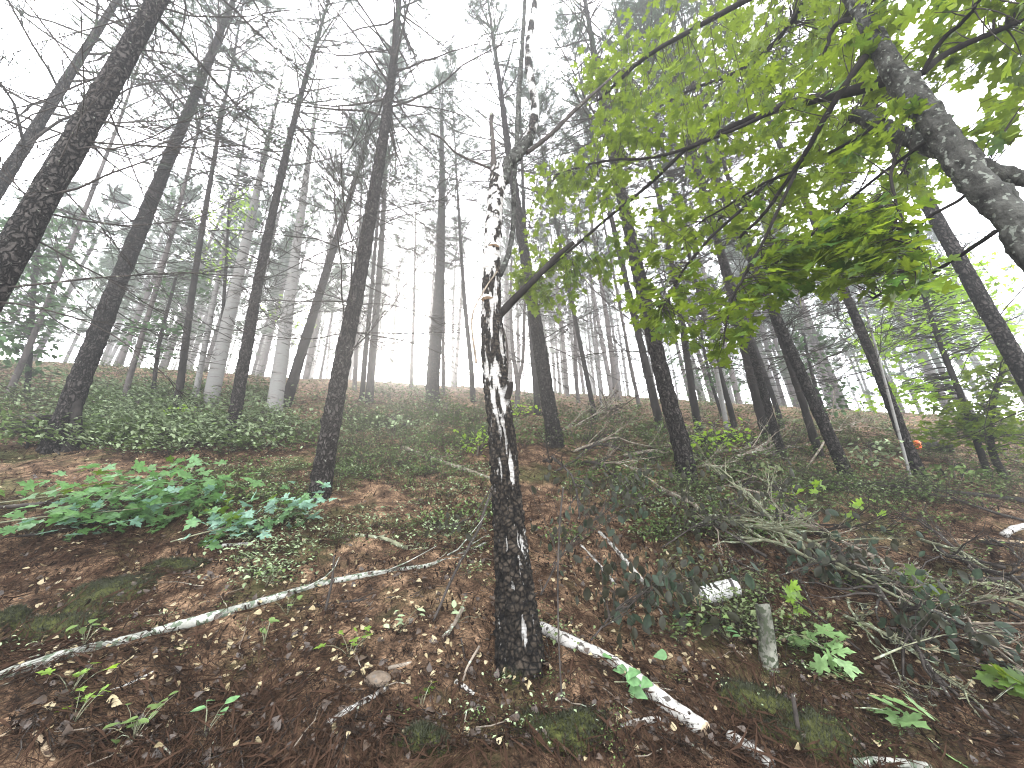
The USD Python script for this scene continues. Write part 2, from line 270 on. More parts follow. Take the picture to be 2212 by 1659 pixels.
leaf_look('pale_leaf', [(0.13, 0.21, 0.08), (0.17, 0.26, 0.11), (0.20, 0.29, 0.10)], trans=0.35, rough=0.45)
plain_leaf('young_needles', [(0.06, 0.085, 0.05), (0.085, 0.115, 0.06), (0.11, 0.14, 0.07)])
look('mist', {'v': ('principled_volume', {'color': (0.97, 0.975, 0.985), 'density': 0.0036, 'anisotropy': 0.72})}, [], surface=None, volume='v.volume')

# ------------------------------------------------------------------ ground sheet
def spread(lo, hi, fine, grow):
    a = [0.0]; s = fine
    while a[-1] < hi: s = fine + grow * max(0, a[-1] - 4.0); a.append(a[-1] + s)
    b = [0.0]
    while b[-1] > lo: s = fine + grow * max(0, -b[-1] - 4.0); b.append(b[-1] - s)
    return np.array(sorted(set(a + b)))
gx, gy = spread(-75, 75, 0.05, 0.042), spread(-9, 95, 0.05, 0.042)
X, Y = np.meshgrid(gx, gy, indexing='xy')
Zg = ground(X, Y)
nx, ny = len(gx), len(gy)
i, j = np.meshgrid(np.arange(ny - 1), np.arange(nx - 1), indexing='ij')
q = np.stack([i * nx + j, i * nx + j + 1, (i + 1) * nx + j + 1, (i + 1) * nx + j], -1).reshape(-1, 4)
put('ground', (np.stack([X, Y, Zg], -1).reshape(-1, 3), np.vstack([q[:, [0, 1, 2]], q[:, [0, 2, 3]]])), 'earth', kind='structure')

# ------------------------------------------------------------------ pines
def wiggle(rng, B, n, amp):
    w = np.cumsum(rng.normal(0, 1, (B, n, 3)), axis=1)
    w -= w[:, :1]
    return amp[:, None, None] * w / math.sqrt(n)
def branches(rng, base, az, L, up, bend, n=8, wig=0.06):
    """main stems leaving base (B,3) towards azimuth az, rising by up, their tips bending by bend (radians)"""
    B = len(base); s = np.linspace(0, 1, n)
    th = up[:, None] + bend[:, None] * s[None]
    aa = az[:, None] + np.cumsum(rng.normal(0, 0.10, (B, n)), axis=1)
    d = np.stack([np.cos(th) * np.sin(aa), np.cos(th) * np.cos(aa), np.sin(th)], -1)
    p = np.concatenate([np.zeros((B, 1, 3)), np.cumsum(d[:, 1:] * (L[:, None, None] / (n - 1)), axis=1)], 1) + base[:, None]
    return p + wiggle(rng, B, n, wig * L * 0.4)
def sidetwigs(rng, P, m, lo, frac, n=5, spread_=0.9, lift=0.1):
    """m twigs on each stem of P: (B*m, n, 3) and the parent's index"""
    B, k, _ = P.shape
    s = rng.uniform(lo, 0.98, (B, m)) * (k - 1); i0 = np.clip(s.astype(int), 0, k - 2); t = (s - i0)[..., None]
    b = np.arange(B)[:, None]
    start = P[b, i0] * (1 - t) + P[b, i0 + 1] * t
    tan = unit(P[b, i0 + 1] - P[b, i0]); L = np.linalg.norm(P[:, -1] - P[:, 0], axis=-1)[:, None]
    side = unit(np.cross(tan, [0, 0, 1.0])) * rng.choice([-1, 1], (B, m))[..., None]
    d = unit(tan + side * rng.uniform(0.4, 1, (B, m, 1)) * spread_ + rng.normal(0, 0.22, (B, m, 3)) + [0, 0, lift])
    ln = L * frac * rng.uniform(0.5, 1.15, (B, m)) * (1.15 - 0.6 * s / (k - 1))
    u = np.linspace(0, 1, n)
    curl = unit(tan * 0.6 + [0, 0, 0.25] + rng.normal(0, 0.3, (B, m, 3)))
    Q = start[..., None, :] + ln[..., None, None] * (u[:, None] * d[..., None, :] + 0.35 * (u ** 2)[:, None] * (curl - d)[..., None, :])
    Q = Q.reshape(B * m, n, 3)
    return Q + wiggle(rng, B * m, n, 0.05 * ln.ravel()), np.repeat(np.arange(B), m), ln.ravel()
def taper(B, n, r0, r1):
    return np.asarray(r0).reshape(-1, 1) * np.ones((B, 1)) * (1 - np.linspace(0, 1, n)) + np.asarray(r1).reshape(-1, 1) * np.linspace(0, 1, n)
def dead_set(rng, base, az, L, up, bend, m=9, r=0.014, thin=1.0):
    """dead branches with twigs: one mesh for each"""
    P = branches(rng, base, az, L, up, bend)
    Q, own, ln = sidetwigs(rng, P, m, 0.22, 0.40)
    Q2, own2, _ = sidetwigs(rng, Q, 3, 0.3, 0.5, n=4)
    out = []
    for b in range(len(P)):
        ms = [tubes(P[b:b + 1], taper(1, P.shape[1], r * (0.42 + 0.2 * L[b]), 0.0022 * thin), 5)]
        k = own == b; ms.append(tubes(Q[k], taper(k.sum(), 5, 0.0032 * thin, 0.0016 * thin), 3, False))
        k2 = own[own2] == b; ms.append(tubes(Q2[k2][:, [0, 1, 3]], taper(k2.sum(), 3, 0.0022 * thin, 0.0013 * thin), 3, False))
        out.append(cat_(ms))
    return out
TUFT = {}
def tuft(rng, n, length, width):
    """one spray of needles around the y axis"""
    u = rng.uniform(0, 1, n); az = rng.uniform(0, 2 * np.pi, n); el = rng.uniform(0.35, 1.15, n)
    d = np.stack([np.cos(az) * np.sin(el), np.cos(el), np.sin(az) * np.sin(el)], -1)
    o = np.stack([0 * u, (u - 0.5) * length * 1.6, 0 * u], -1)
    w = unit(np.cross(d, rng.normal(0, 1, (n, 3)))) * width / 2
    tip = o + d * length * rng.uniform(0.75, 1.1, (n, 1))
    return np.stack([o - w, o + w, tip], 1).reshape(-1, 3), np.arange(3 * n).reshape(-1, 3)
def crown_mesh(rng, h0, h1, reach, nb, m, tn, tl, tw, axis=None, per=2):
    """the live top of a pine: boughs, twigs, needle sprays -> (wood, needles). axis(z) gives the stem's point"""
    z = h0 + (h1 - h0) * rng.uniform(0, 1, nb) ** 0.9
    rel = (z - h0) / (h1 - h0)
    L = reach * (1.05 - rel) ** 0.75 * rng.uniform(0.6, 1.1, nb) + 0.25
    base = axis(z) if axis else np.stack([0 * z, 0 * z, z], -1)
    P = branches(rng, base, rng.uniform(0, 2 * np.pi, nb), L, 0.15 + 0.6 * rel + rng.normal(0, 0.12, nb), rng.uniform(-0.1, 0.5, nb))
    Q, own, _ = sidetwigs(rng, P, m, 0.25, 0.36, lift=0.25)
    wood = cat_([tubes(P, taper(len(P), P.shape[1], 0.022, 0.005), 4, False), tubes(Q[:, ::2], taper(len(Q), 3, 0.006, 0.003), 3, False)])
    pts, dirs = [], []
    for a in np.linspace(0.35, 1.0, per):
        k = min(4, int(round(a * 4))); k0 = max(k - 1, 0)
        pts.append(Q[:, k]); dirs.append(Q[:, k] - Q[:, k0])
    pts.append(P[:, -1]); dirs.append(P[:, -1] - P[:, -2])
    pts, dirs = np.vstack(pts), np.vstack(dirs)
    vs = []
    sel = rng.integers(0, 4, len(pts))
    for t in range(4):
        tv, tf = tuft(rng, tn, tl, tw); k = sel == t
        vs.append(place(tv, tf, pts[k], dirs[k], rng.normal(0, 1, (k.sum(), 3)), rng.uniform(0.75, 1.25, k.sum())))
    return wood, cat_(vs)

def trunk_mesh(axis_pts, radii, ring=0.035, k=40, rough=0.10, flare=0.35, seed=1, furrow=7.0):
    """a stem with furrowed bark. axis_pts from the root up."""
    d = np.linalg.norm(np.diff(axis_pts, axis=0), axis=1).sum()
    n = int(max(12, d / ring))
    A = interp_line(np.column_stack([axis_pts, radii]), n)
    C, r = A[:, :3], A[:, 3]
    t = unit(np.gradient(C, axis=0)); a = unit(np.cross(t, [0, 1.0, 0.0])); b = np.cross(t, a)
    an = np.linspace(0, 2 * np.pi, k, endpoint=False)
    dirv = np.cos(an)[None, :, None] * a[:, None] + np.sin(an)[None, :, None] * b[:, None]
    h = np.linspace(0, d, n)
    qn = np.stack([np.cos(an)[None] * furrow * 0.55 + 0 * h[:, None], np.sin(an)[None] * furrow * 0.55 + 0 * h[:, None], h[:, None] * furrow * 0.75 + 0 * an[None]], -1)
    f1 = meshkit.fbm(qn, 3, seed); ridge = 1 - np.abs(2 * f1 - 1)
    low = meshkit.fbm(np.stack([np.cos(an)[None] * 1.2 + 0 * h[:, None], np.sin(an)[None] * 1.2 + 0 * h[:, None], h[:, None] * 0.9 + 0 * an[None]], -1), 2, seed + 7)
    fl = 1 + flare * np.exp(-h / 0.16)[:, None] * (0.55 + 0.9 * meshkit.noise(np.stack([np.cos(an) * 2.2, np.sin(an) * 2.2, 0 * an + seed], -1))[None])
    R = r[:, None] * fl * (1 + rough * (0.75 - ridge) * 1.6 + 0.16 * (low - 0.5))
    V = C[:, None] + R[..., None] * dirv
    i, j = np.meshgrid(np.arange(n - 1), np.arange(k), indexing='ij')
    q = np.stack([i * k + j, i * k + (j + 1) % k, (i + 1) * k + (j + 1) % k, (i + 1) * k + j], -1).reshape(-1, 4)
    e = np.arange(1, k - 1)
    tri = np.vstack([q[:, [0, 1, 2]], q[:, [0, 2, 3]], (n - 1) * k + np.stack([0 * e, e, e + 1], 1)])
    return (V.reshape(-1, 3), tri), h, an, R

def stem_axis(foot, top_px, height, lean_only=None):
    """a straight stem from foot whose picture passes the pixel top_px"""
    if top_px is None: d = np.array([0, 0, 1.0])
    else:
        q = upright(top_px[0], top_px[1], foot); d = unit(q - foot)
    return d
NEAR = [  # foot pixel, pixel higher up, width at the foot in pixels, label, detail level, dead branches
    ((112, 972), (430, 190), 66, 'dark leaning pine with a split foot, second from the left edge', 2, 46),
    ((690, 1072), (843, 20), 54, 'thick dark pine with lichen flecks nearest left of the white birch', 2, 60),
    ((495, 950), (665, 215), 36, 'slender dark pine between two pale birches and the lichen flecked pine', 2, 40),
    ((935, 868), (948, 430), 35, 'straight broad pine standing dark against the glow left of the birch', 2, 40),
    ((1200, 962), (1145, 600), 40, 'dark rough pine just right of the white birch, above the brush', 2, 44),
    ((1485, 1036), (1350, 390), 50, 'dark flecked pine under the maple leaves with brush at its foot', 2, 50),
    ((1830, 1030), (1660, 640), 36, 'dark pine with tiers of bare upcurved branches right of centre', 2, 56),
    ((1990, 1030), (1815, 640), 34, 'dark pine leaning beside the slim white birch on the right', 2, 44),
    ((1692, 988), (1592, 660), 24, 'dark pine leaning close in front of its neighbour, centre right', 2, 40),
    ((380, 886), (428, 600), 21, 'thin dark pine with a curved foot left of the pale birches', 1, 26),
    ((614, 880), (748, 454), 30, 'dark brown pine leaning right behind the tall pale birch', 1, 30),
    ((798, 870), (825, 420), 21, 'mid distance pine left of the low bright glow', 1, 34),
    ((1162, 896), (1140, 500), 17, 'mid distance pine half hidden behind the dark rough pine', 1, 30),
    ((1286, 904), (1235, 640), 13, 'narrow pine leaning left, right of the dark rough pine', 1, 36),
    ((1429, 935), (1350, 590), 22, 'grey pine close left of the flecked pine under the maple', 1, 36),
    ((1511, 931), (1462, 690), 20, 'grey pine close right of the flecked pine under the maple', 1, 32),
    ((1659, 950), (1585, 660), 28, 'grey pine standing directly behind the leaning centre right pine', 1, 36),
    ((1772, 988), (1700, 760), 22, 'grey pine tucked behind the pine with tiers of bare branches', 1, 20),
    ((1587, 924), (1545, 760), 15, 'thin grey pine beside a thin pale birch, right of centre', 1, 22),
    ((1689, 924), (1640, 760), 14, 'thin misty pine showing between the two centre right pines', 1, 16),
    ((1023, 868), (1005, 600), 13, 'thin grey pine a little left of the white birch', 1, 26),
    ((780, 868), (805, 560), 13, 'thin dark pine touching the mid distance pine by the glow', 1, 18),
    ((766, 842), (772, 640), 11, 'thin misty pine left of the low bright glow', 0, 14),
    ((888, 838), (893, 640), 9, 'thin misty pine right of the low bright glow', 0, 14),
    ((958, 854), (955, 640), 9, 'thin pine directly right of the straight broad pine', 0, 14),
    ((1250, 872), (1225, 640), 10, 'thin misty pine between the dark rough pine and the narrow pine', 0, 14),
    ((1381, 880), (1345, 690), 10, 'thin misty pine left of the grey pine by the maple leaves', 0, 14),
    ((267, 870), (299, 742), 13, 'pale misty pine showing right of the leaning split pine', 0, 14),
    ((16, 860), (90, 668), 10, 'thin misty leaning pole at the far left edge', 0, 6),
]
stats = []
for idx, (fp, tp, w, label, lev, nd) in enumerate(NEAR):
    rng = np.random.default_rng(100 + idx)
    foot = hit(*fp); dep = depth_of(foot); r0 = 0.5 * w / F * dep * math.cos(math.atan((fp[0] - CX) / F)) ** 0.8
    axis = stem_axis(foot, tp, 0)
    H = rng.uniform(15.5, 18.5)
    stats.append((fp, round(float(foot[1]), 1), round(2 * float(r0), 2)))
    r0 = 0.93 * float(np.clip(r0, 0.07, 0.26))
    hs = np.array([-0.25, 0.0, 0.5, 1.5, 4.0, 8.0, 12.0, H])
    side = unit(np.cross(axis, [0, 1.0, 0]))
    bow = np.array([0, 0, 0, 0.02, 0.08, 0.1, 0.05, 0.0]) * rng.normal(0, 1.0)
    A = foot + hs[:, None] * axis + bow[:, None] * side + rng.normal(0, 0.008, (8, 3)) * (hs > 0.3)[:, None]
    R = r0 * np.array([1.02, 1.0, 0.93, 0.88, 0.78, 0.60, 0.38, 0.05])
    t = Thing('pine_tree', label, 'pine', foot)
    ring, k = ((0.05, 36), (0.10, 20), (0.2, 12))[2 - lev]
    tm, _, _, _ = trunk_mesh(A, R, ring=ring, k=k, seed=idx + 3, furrow=3.2 * (0.3 / max(r0, 0.1)) ** 0.3 * 2.0, flare=0.20, rough=0.20)
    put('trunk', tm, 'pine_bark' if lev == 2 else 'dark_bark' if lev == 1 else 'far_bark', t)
    if idx == 0:      # the second toe of the split foot
        f2 = foot + np.array([0.28, -0.03, 0.0]); f2[2] = ground(f2[0], f2[1])
        tm2, _, _, _ = trunk_mesh(np.array([f2 - [0, 0, 0.15], f2 + [0.0, 0, 0.25], foot + axis * 0.9 + [0.03, 0, 0], foot + axis * 1.5]), r0 * np.array([0.5, 0.45, 0.4, 0.3]), k=28, seed=77, furrow=5)
        put('root_stem', tm2, 'dark_bark', t)
    def stem(z, A=A, hs=hs): return np.stack([np.interp(z, hs, A[:, c]) for c in range(3)], -1)
    zb = np.sort(rng.uniform(1.6 if lev == 2 else 1.2, 8.6, nd)); zb = np.round(zb * 2.4) / 2.4 + rng.normal(0, 0.05, nd)
    nd = int(nd * (1.5 if lev == 2 else 1.3)); zb = np.sort(rng.uniform(1.6 if lev == 2 else 1.2, 8.6, nd)); zb = np.round(zb * 2.4) / 2.4 + rng.normal(0, 0.05, nd)
    L = rng.uniform(0.9, 2.8, nd) * (0.85 if lev == 2 else 0.9); L[rng.random(nd) < 0.18] *= 0.35
    db = dead_set(rng, stem(zb), rng.uniform(0, 2 * np.pi, nd), L, rng.normal(0.05, 0.22, nd), rng.normal(0.25, 0.45, nd), m=(4, 7, 10)[lev], r=0.009 + 0.02 * r0, thin=1.0 + 0.06 * dep)
    if lev == 2:
        for b in db: put('dead_branch', b, 'dead_twig', t)
    else: put('dead_branches', cat_(db), 'dead_twig', t, kind='stuff')
    wood, ndl = crown_mesh(rng, (6.4, 6.2, 6.4)[lev], H + 0.3, 2.3, (50, 75, 95)[lev], (9, 10, 11)[lev], (6, 7, 8)[lev], (0.17, 0.14, 0.11)[lev], (0.017, 0.012, 0.0075)[lev], axis=stem, per=3)
    put('bough', wood, 'dead_twig', t)
    put('crown', ndl, 'pine_needles', t, smooth=False, kind='stuff')
print('pines (foot, y, diameter):', stats)

# the big leaning pine whose foot lies outside the frame, far left
rng = np.random.default_rng(55)
q1 = at(74, 460, 3.0); lo = q1.copy(); lo[2] = ground(lo[0], lo[1])
q2 = upright(334, 12, q1); ax = unit(q2 - q1)
foot = q1 - ax * (q1[2] - ground(q1[0], q1[1])) / ax[2]
t = Thing('pine_tree', 'big dark pine slanting across the upper left corner', 'pine', foot)
hs = np.array([-0.2, 0, 0.6, 2, 5, 9, 13, 17.0]); A = foot + hs[:, None] * ax
put('trunk', trunk_mesh(A, 0.097 * np.array([1.05, 1, .96, .93, .82, .6, .35, .04]), ring=0.04, k=44, seed=91, furrow=6.0)[0], 'pine_bark', t)
def stem(z): return np.stack([np.interp(z, hs, A[:, c]) for c in range(3)], -1)
nd = 75; zb = rng.uniform(1.7, 8.5, nd)
for b in dead_set(rng, stem(zb), rng.uniform(0, 2 * np.pi, nd), rng.uniform(0.6, 2.2, nd), rng.normal(0.0, 0.25, nd), rng.normal(0.1, 0.6, nd), m=10, r=0.011): put('dead_branch', b, 'dead_twig', t)
wood, ndl = crown_mesh(rng, 5.4, 17.2, 2.4, 80, 10, 10, 0.11, 0.007, axis=stem, per=3)
put('bough', wood, 'dead_twig', t); put('crown', ndl, 'pine_needles', t, smooth=False, kind='stuff')
for (ax0, ay0, dd0, ax1, ay1, rad0, lab0) in ((0, 400, 5.6, 117, 215, 0.085, 'blurred grey pine slanting in the top left corner behind the big one'),):
    q1 = at(ax0, ay0, dd0); q2 = upright(ax1, ay1, q1); ax = unit(q2 - q1); foot = q1 - ax * (q1[2] - ground(q1[0], q1[1])) / ax[2]
    t = Thing('pine_tree', lab0, 'pine', foot); A = foot + hs[:, None] * ax
    put('trunk', trunk_mesh(A, rad0 * np.array([1.05, 1, .96, .93, .82, .6, .35, .04]), ring=0.09, k=20, seed=93, furrow=6.0)[0], 'pine_bark', t)
    nd = 50; zb = rng.uniform(1.5, 8.5, nd)
    for b in dead_set(rng, stem(zb) - (foot - foot), rng.uniform(0, 2 * np.pi, nd), rng.uniform(0.6, 2.2, nd), rng.normal(0.0, 0.25, nd), rng.normal(0.1, 0.6, nd), m=10, r=0.010): put('dead_branch', b, 'dead_twig', t)
    wood, ndl = crown_mesh(rng, 5.0, 17.2, 2.4, 80, 10, 10, 0.11, 0.007, axis=stem, per=3)
    put('bough', wood, 'dead_twig', t); put('crown', ndl, 'pine_needles', t, smooth=False, kind='stuff')
# the rough pine at the right edge behind the maple sapling
q1 = at(2150, 700, 4.6); q2 = upright(2020, 470, q1); ax = unit(q2 - q1)
foot = q1 - ax * (q1[2] - ground(q1[0], q1[1])) / ax[2]
t = Thing('pine_tree', 'rough dark pine slanting at the right edge behind the maple', 'pine', foot)
A = foot + hs[:, None] * ax
put('trunk', trunk_mesh(A, 0.085 * np.array([1.05, 1, .96, .93, .82, .6, .35, .04]), ring=0.06, k=28, seed=92, furrow=6.0)[0], 'pine_bark', t)
nd = 40; zb = rng.uniform(1.5, 8.5, nd)
for b in dead_set(rng, stem(zb), rng.uniform(0, 2 * np.pi, nd), rng.uniform(0.6, 1.9, nd), rng.normal(0.0, 0.25, nd), rng.normal(0.1, 0.6, nd), m=9, r=0.010): put('dead_branch', b, 'dead_twig', t)
wood, ndl = crown_mesh(rng, 5.6, 17.2, 2.3, 70, 10, 10, 0.11, 0.007, axis=stem, per=3)
put('bough', wood, 'dead_twig', t); put('crown', ndl, 'pine_needles', t, smooth=False, kind='stuff')

# misty pines of the slope behind: a few kinds, then copies
FARLABEL = 'thin pine trunk among many fading into the mist by the brow'
FARGROUP = 'misty pines along the brow of the slope'
protos = []
def far_pine(seed, loc):
    rng = np.random.default_rng(seed)
    t = Thing('pine_tree', FARLABEL, 'pine', (0, 0, 0), FARGROUP)
    H = rng.uniform(14, 17.5); hs = np.array([-0.4, 0, 1, 4, 8, 12, H]); A = np.stack([0.1 * np.sin(hs * 0.35 + seed), 0.08 * np.cos(hs * 0.3 + seed), hs], -1); A[:2, :2] = A[2, :2]
    r0 = rng.uniform(0.10, 0.15)
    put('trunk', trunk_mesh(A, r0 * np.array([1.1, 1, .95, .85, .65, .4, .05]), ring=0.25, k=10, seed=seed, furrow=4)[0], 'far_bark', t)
    def stem(z): return np.stack([np.interp(z, hs, A[:, c]) for c in range(3)], -1)
    nd = 26; zb = rng.uniform(1.4, 8, nd)
    db = dead_set(rng, stem(zb), rng.uniform(0, 2 * np.pi, nd), rng.uniform(0.7, 1.9, nd), rng.normal(0.05, 0.2, nd), rng.normal(0.3, 0.4, nd), m=4, r=0.014, thin=2.2)
    put('dead_branches', cat_(db), 'dead_twig', t, kind='stuff')
    wood, ndl = crown_mesh(rng, 6.0, H + 0.3, 2.2, 52, 8, 7, 0.21, 0.024, axis=stem, per=3)
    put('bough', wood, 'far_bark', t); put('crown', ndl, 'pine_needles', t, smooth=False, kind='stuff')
    return t
for s in range(5): protos.append(far_pine(400 + s, None))
def bushy_pine(seed):
    rng = np.random.default_rng(seed); t = Thing('young_pine', BUSHLABEL, 'pine', (0, 0, 0), BUSHGROUP); H = rng.uniform(8, 11)
    A = np.array([[0, 0, -.4], [0, 0, 0], [0.03, 0, H / 2], [0, 0.03, H]]); put('trunk', trunk_mesh(A, np.array([.11, .1, .07, .02]), ring=0.3, k=10, seed=seed, furrow=4)[0], 'far_bark', t)
    wood, ndl = crown_mesh(rng, 1.0, H + 0.3, 2.3, 90, 9, 7, 0.19, 0.021, per=3)
    put('bough', wood, 'far_bark', t); put('crown', ndl, 'young_needles', t, smooth=False, kind='stuff')
    return t
BUSHLABEL, BUSHGROUP = 'bushy pale green young pine blurred by mist behind the trunks', 'bushy young pines in the mist'
rng = np.random.default_rng(23)
bp = [bushy_pine(451), bushy_pine(452)]
for n, (px, py, dd) in enumerate([(40, 845, 15), (150, 845, 19), (235, 838, 14), (330, 838, 21), (430, 838, 17), (540, 832, 22), (690, 828, 20), (-60, 850, 17), (-130, 845, 13), (560, 832, 27), (1560, 880, 22), (1700, 890, 19), (1830, 905, 17), (1960, 915, 20), (2070, 925, 16), (2160, 940, 21), (2260, 945, 15), (1210, 850, 26), (1420, 865, 26), (110, 845, 24), (280, 840, 26)]):
    d = ray(px, py); x, y = d[0] / d[1] * dd, dd; p = bp[n % 2]
    if n < 2: prim = p.prim; xf = UsdGeom.Xformable(prim); xf.ClearXformOpOrder()
    else:
        g = UsdGeom.Xform.Define(stage, path_for('/World', 'young_pine')); prim = g.GetPrim(); prim.GetReferences().AddInternalReference(p.path); prim.SetInstanceable(True)
        xf = UsdGeom.Xformable(prim); tag(prim, BUSHLABEL, 'pine', BUSHGROUP); xf.ClearXformOpOrder()
    sc = rng.uniform(0.8, 1.2); xf.AddTransformOp(opSuffix='place').Set(Gf.Matrix4d().SetScale(Gf.Vec3d(sc, sc, sc)) * Gf.Matrix4d().SetRotate(Gf.Rotation(Gf.Vec3d(0, 0, 1), rng.uniform(0, 360))) * Gf.Matrix4d().SetTranslate(Gf.Vec3d(float(x), float(y), float(ground(x, y)))))
rng = np.random.default_rng(21)
spots = []
taken = []
def fits(x, y, gap):
    return all((x - a) ** 2 + (y - b) ** 2 > gap * gap for a, b in taken)
tries = 0
while len(spots) < 160 and tries < 20000:
    tries += 1
    y = rng.uniform(15.5, 46); x = rng.uniform(-1.25, 1.35) * y + rng.normal(0, 1)
    if abs(x) > 46: continue
    if y < 22 and rng.random() < 0.45: continue
    az = math.atan2(x, y)
    gapdir = math.radians(-16.5)
    if abs(az - gapdir) < math.radians(2.2) and rng.random() < 0.8: continue      # the opening where the light breaks through
    if abs(az - math.radians(-5.5)) < math.radians(1.6) and y > 26 and rng.random() < 0.6: continue
    if not fits(x, y, 1.15): continue
    taken.append((x, y)); spots.append((x, y))
first = [True] * 5
for n, (x, y) in enumerate(spots):
    p = protos[n % 5]
    z = float(ground(x, y)); rz = rng.uniform(0, 360); sc = rng.uniform(0.88, 1.12); tilt = rng.normal(0, 1.2, 2)
    if first[n % 5]:
        first[n % 5] = False; prim = p.prim; xf = UsdGeom.Xformable(prim); xf.ClearXformOpOrder()
    else:
        pp = path_for('/World', 'pine_tree'); g = UsdGeom.Xform.Define(stage, pp); prim = g.GetPrim()
        prim.GetReferences().AddInternalReference(p.path); prim.SetInstanceable(True)
        xf = UsdGeom.Xformable(prim)
        tag(prim, FARLABEL, 'pine', FARGROUP); xf.ClearXformOpOrder()
    mm = Gf.Matrix4d().SetScale(Gf.Vec3d(sc, sc, sc)) * Gf.Matrix4d().SetRotate(Gf.Rotation(Gf.Vec3d(0, 0, 1), rz)) * Gf.Matrix4d().SetRotate(Gf.Rotation(Gf.Vec3d(1, 0, 0), float(tilt[0]))) * Gf.Matrix4d().SetRotate(Gf.Rotation(Gf.Vec3d(0, 1, 0), float(tilt[1]))) * Gf.Matrix4d().SetTranslate(Gf.Vec3d(x, y, z))
    xf.AddTransformOp(opSuffix='place').Set(mm)

# ------------------------------------------------------------------ the white birch in the middle
rng = np.random.default_rng(5)
bf = hit(1124, 1432); bdep = depth_of(bf); U = lambda px, py, back=0.0: upright(px, py, bf) + np.array([0, back, 0])
line = [(1124, 1452, 108), (1122, 1425, 94), (1119, 1370, 86), (1112, 1280, 74), (1101, 1150, 60), (1092, 1040, 53), (1085, 950, 50), (1076, 870, 49), (1067, 780, 47), (1062, 690, 43), (1061, 600, 38), (1064, 520, 36), (1069, 450, 35), (1075, 395, 35), (1078, 366, 33)]
A = np.array([U(a, b) for a, b, _ in line]); Rr = np.array([0.5 * w / F * depth_of(p) for (_, _, w), p in zip(line, A)])
A[0] = A[1] - (A[2] - A[1]) * 0.6
n, k = 500, 120
C4 = interp_line(np.column_stack([A, Rr]), n); C, r = C4[:, :3], C4[:, 3]
hh = np.concatenate([[0], np.cumsum(np.linalg.norm(np.diff(C, axis=0), axis=1))])
tt = unit(np.gradient(C, axis=0)); a_ = unit(np.cross(tt, [0, 1.0, 0])); b_ = np.cross(tt, a_); an = np.linspace(0, 2 * np.pi, k, endpoint=False)
rel = hh / hh[-1]
ca, sa = np.cos(an)[None] + 0 * hh[:, None], np.sin(an)[None] + 0 * hh[:, None]; H2 = hh[:, None] + 0 * an[None]
wl = np.clip((1.7 - hh) / 0.7, 0, 1)[:, None]
plates = wl * meshkit.fbm(np.stack([ca * 3.8, sa * 3.8, H2 * 4.6], -1), 4, 31) + (1 - wl) * meshkit.fbm(np.stack([ca * 2.4, sa * 2.4, H2 * 5.0], -1), 5, 33)       # long furrows
plates2 = meshkit.fbm(np.stack([ca * 6.5 + 9, sa * 6.5, H2 * 7.0], -1), 3, 37)
bands = meshkit.fbm(np.stack([ca * 1.6 + 5, sa * 1.6, H2 * 16.0], -1), 3, 41)
lowness = np.interp(hh, [0, 0.45, 0.9, 1.35, 2.1, 3.0, hh[-1]], [0.46, 0.36, 0.23, 0.11, 0.03, -0.03, -0.05])[:, None]
dark = 0.5 + (plates - 0.5) * 2.3 + (plates2 - 0.5) * 0.9 + (bands - 0.5) * 0.5 * np.clip((rel[:, None] - 0.35) * 4, 0, 1) + lowness
upper = np.clip((rel - 0.62) * 8, 0, 1)[:, None]
dark = dark + 0.10
dark = dark * (1 - upper) + upper * (0.38 + (plates - 0.5) * 1.3 + (bands - 0.5) * 1.8)
dcl = np.clip((dark - 0.42) / 0.2, 0, 1)
crack = meshkit.fbm(np.stack([ca * 7, sa * 7, H2 * 24.0], -1), 3, 43)
flare = 1 + 0.22 * np.exp(-hh / 0.10)[:, None] * (meshkit.noise(np.stack([ca * 2.5, sa * 2.5, 0 * H2], -1)) - 0.2)
thick = (0.020 * np.clip(1.25 - rel * 1.3, 0.25, 1))[:, None]
RR = r[:, None] * flare * (1 + 0.10 * (meshkit.fbm(np.stack([ca, sa, H2 * 2.0], -1), 2, 47) - 0.5)) + thick * (dcl - 0.5) + dcl * 0.050 * (crack - 0.5) * np.clip(1.3 - rel * 1.2, 0.3, 1)[:, None]
V = C[:, None] + RR[..., None] * (np.cos(an)[None, :, None] * a_[:, None] + np.sin(an)[None, :, None] * b_[:, None])
i, j = np.meshgrid(np.arange(n - 1), np.arange(k), indexing='ij')
q = np.stack([i * k + j, i * k + (j + 1) % k, (i + 1) * k + (j + 1) % k, (i + 1) * k + j], -1).reshape(-1, 4); e = np.arange(1, k - 1)
bt = Thing('birch_tree', 'broken white birch with black furrowed foot in the middle foreground', 'birch', bf)
put('trunk', (V.reshape(-1, 3), np.vstack([q[:, [0, 1, 2]], q[:, [0, 2, 3]], (n - 1) * k + np.stack([0 * e, e, e + 1], 1)])), 'birch_bark', bt, attr={'dark': dark.ravel()})
def limb(pts, mat, name, parent, n=60, k=16, back=0.0, seed=0, rough=0.22, label=None, dk=None):
    """pts: (px, py, width px[, back])"""
    P = np.array([U(p[0], p[1], p[3] if len(p) > 3 else back) for p in pts]); W = np.array([0.5 * p[2] / F * depth_of(x) for p, x in zip(pts, P)])
    c = interp_line(np.column_stack([P, W]), n)
    v, f = tubes(c[None, :, :3], c[None, :, 3], k)
    nz = meshkit.fbm(v * 14, 3, seed); cen = np.repeat(c[:, :3], k, axis=0)
    v = cen + (v - cen) * (1 + rough * 2 * (nz - 0.5))[:, None]
    att = {'dark': (0.42 + (meshkit.fbm(v * [7, 7, 26], 3, seed + 5) - 0.5) * 2.0 if dk is None else dk + (nz - 0.5))} if mat == 'birch_bark' else None
    return put(name, (v, f), mat, parent, attr=att, label=label)
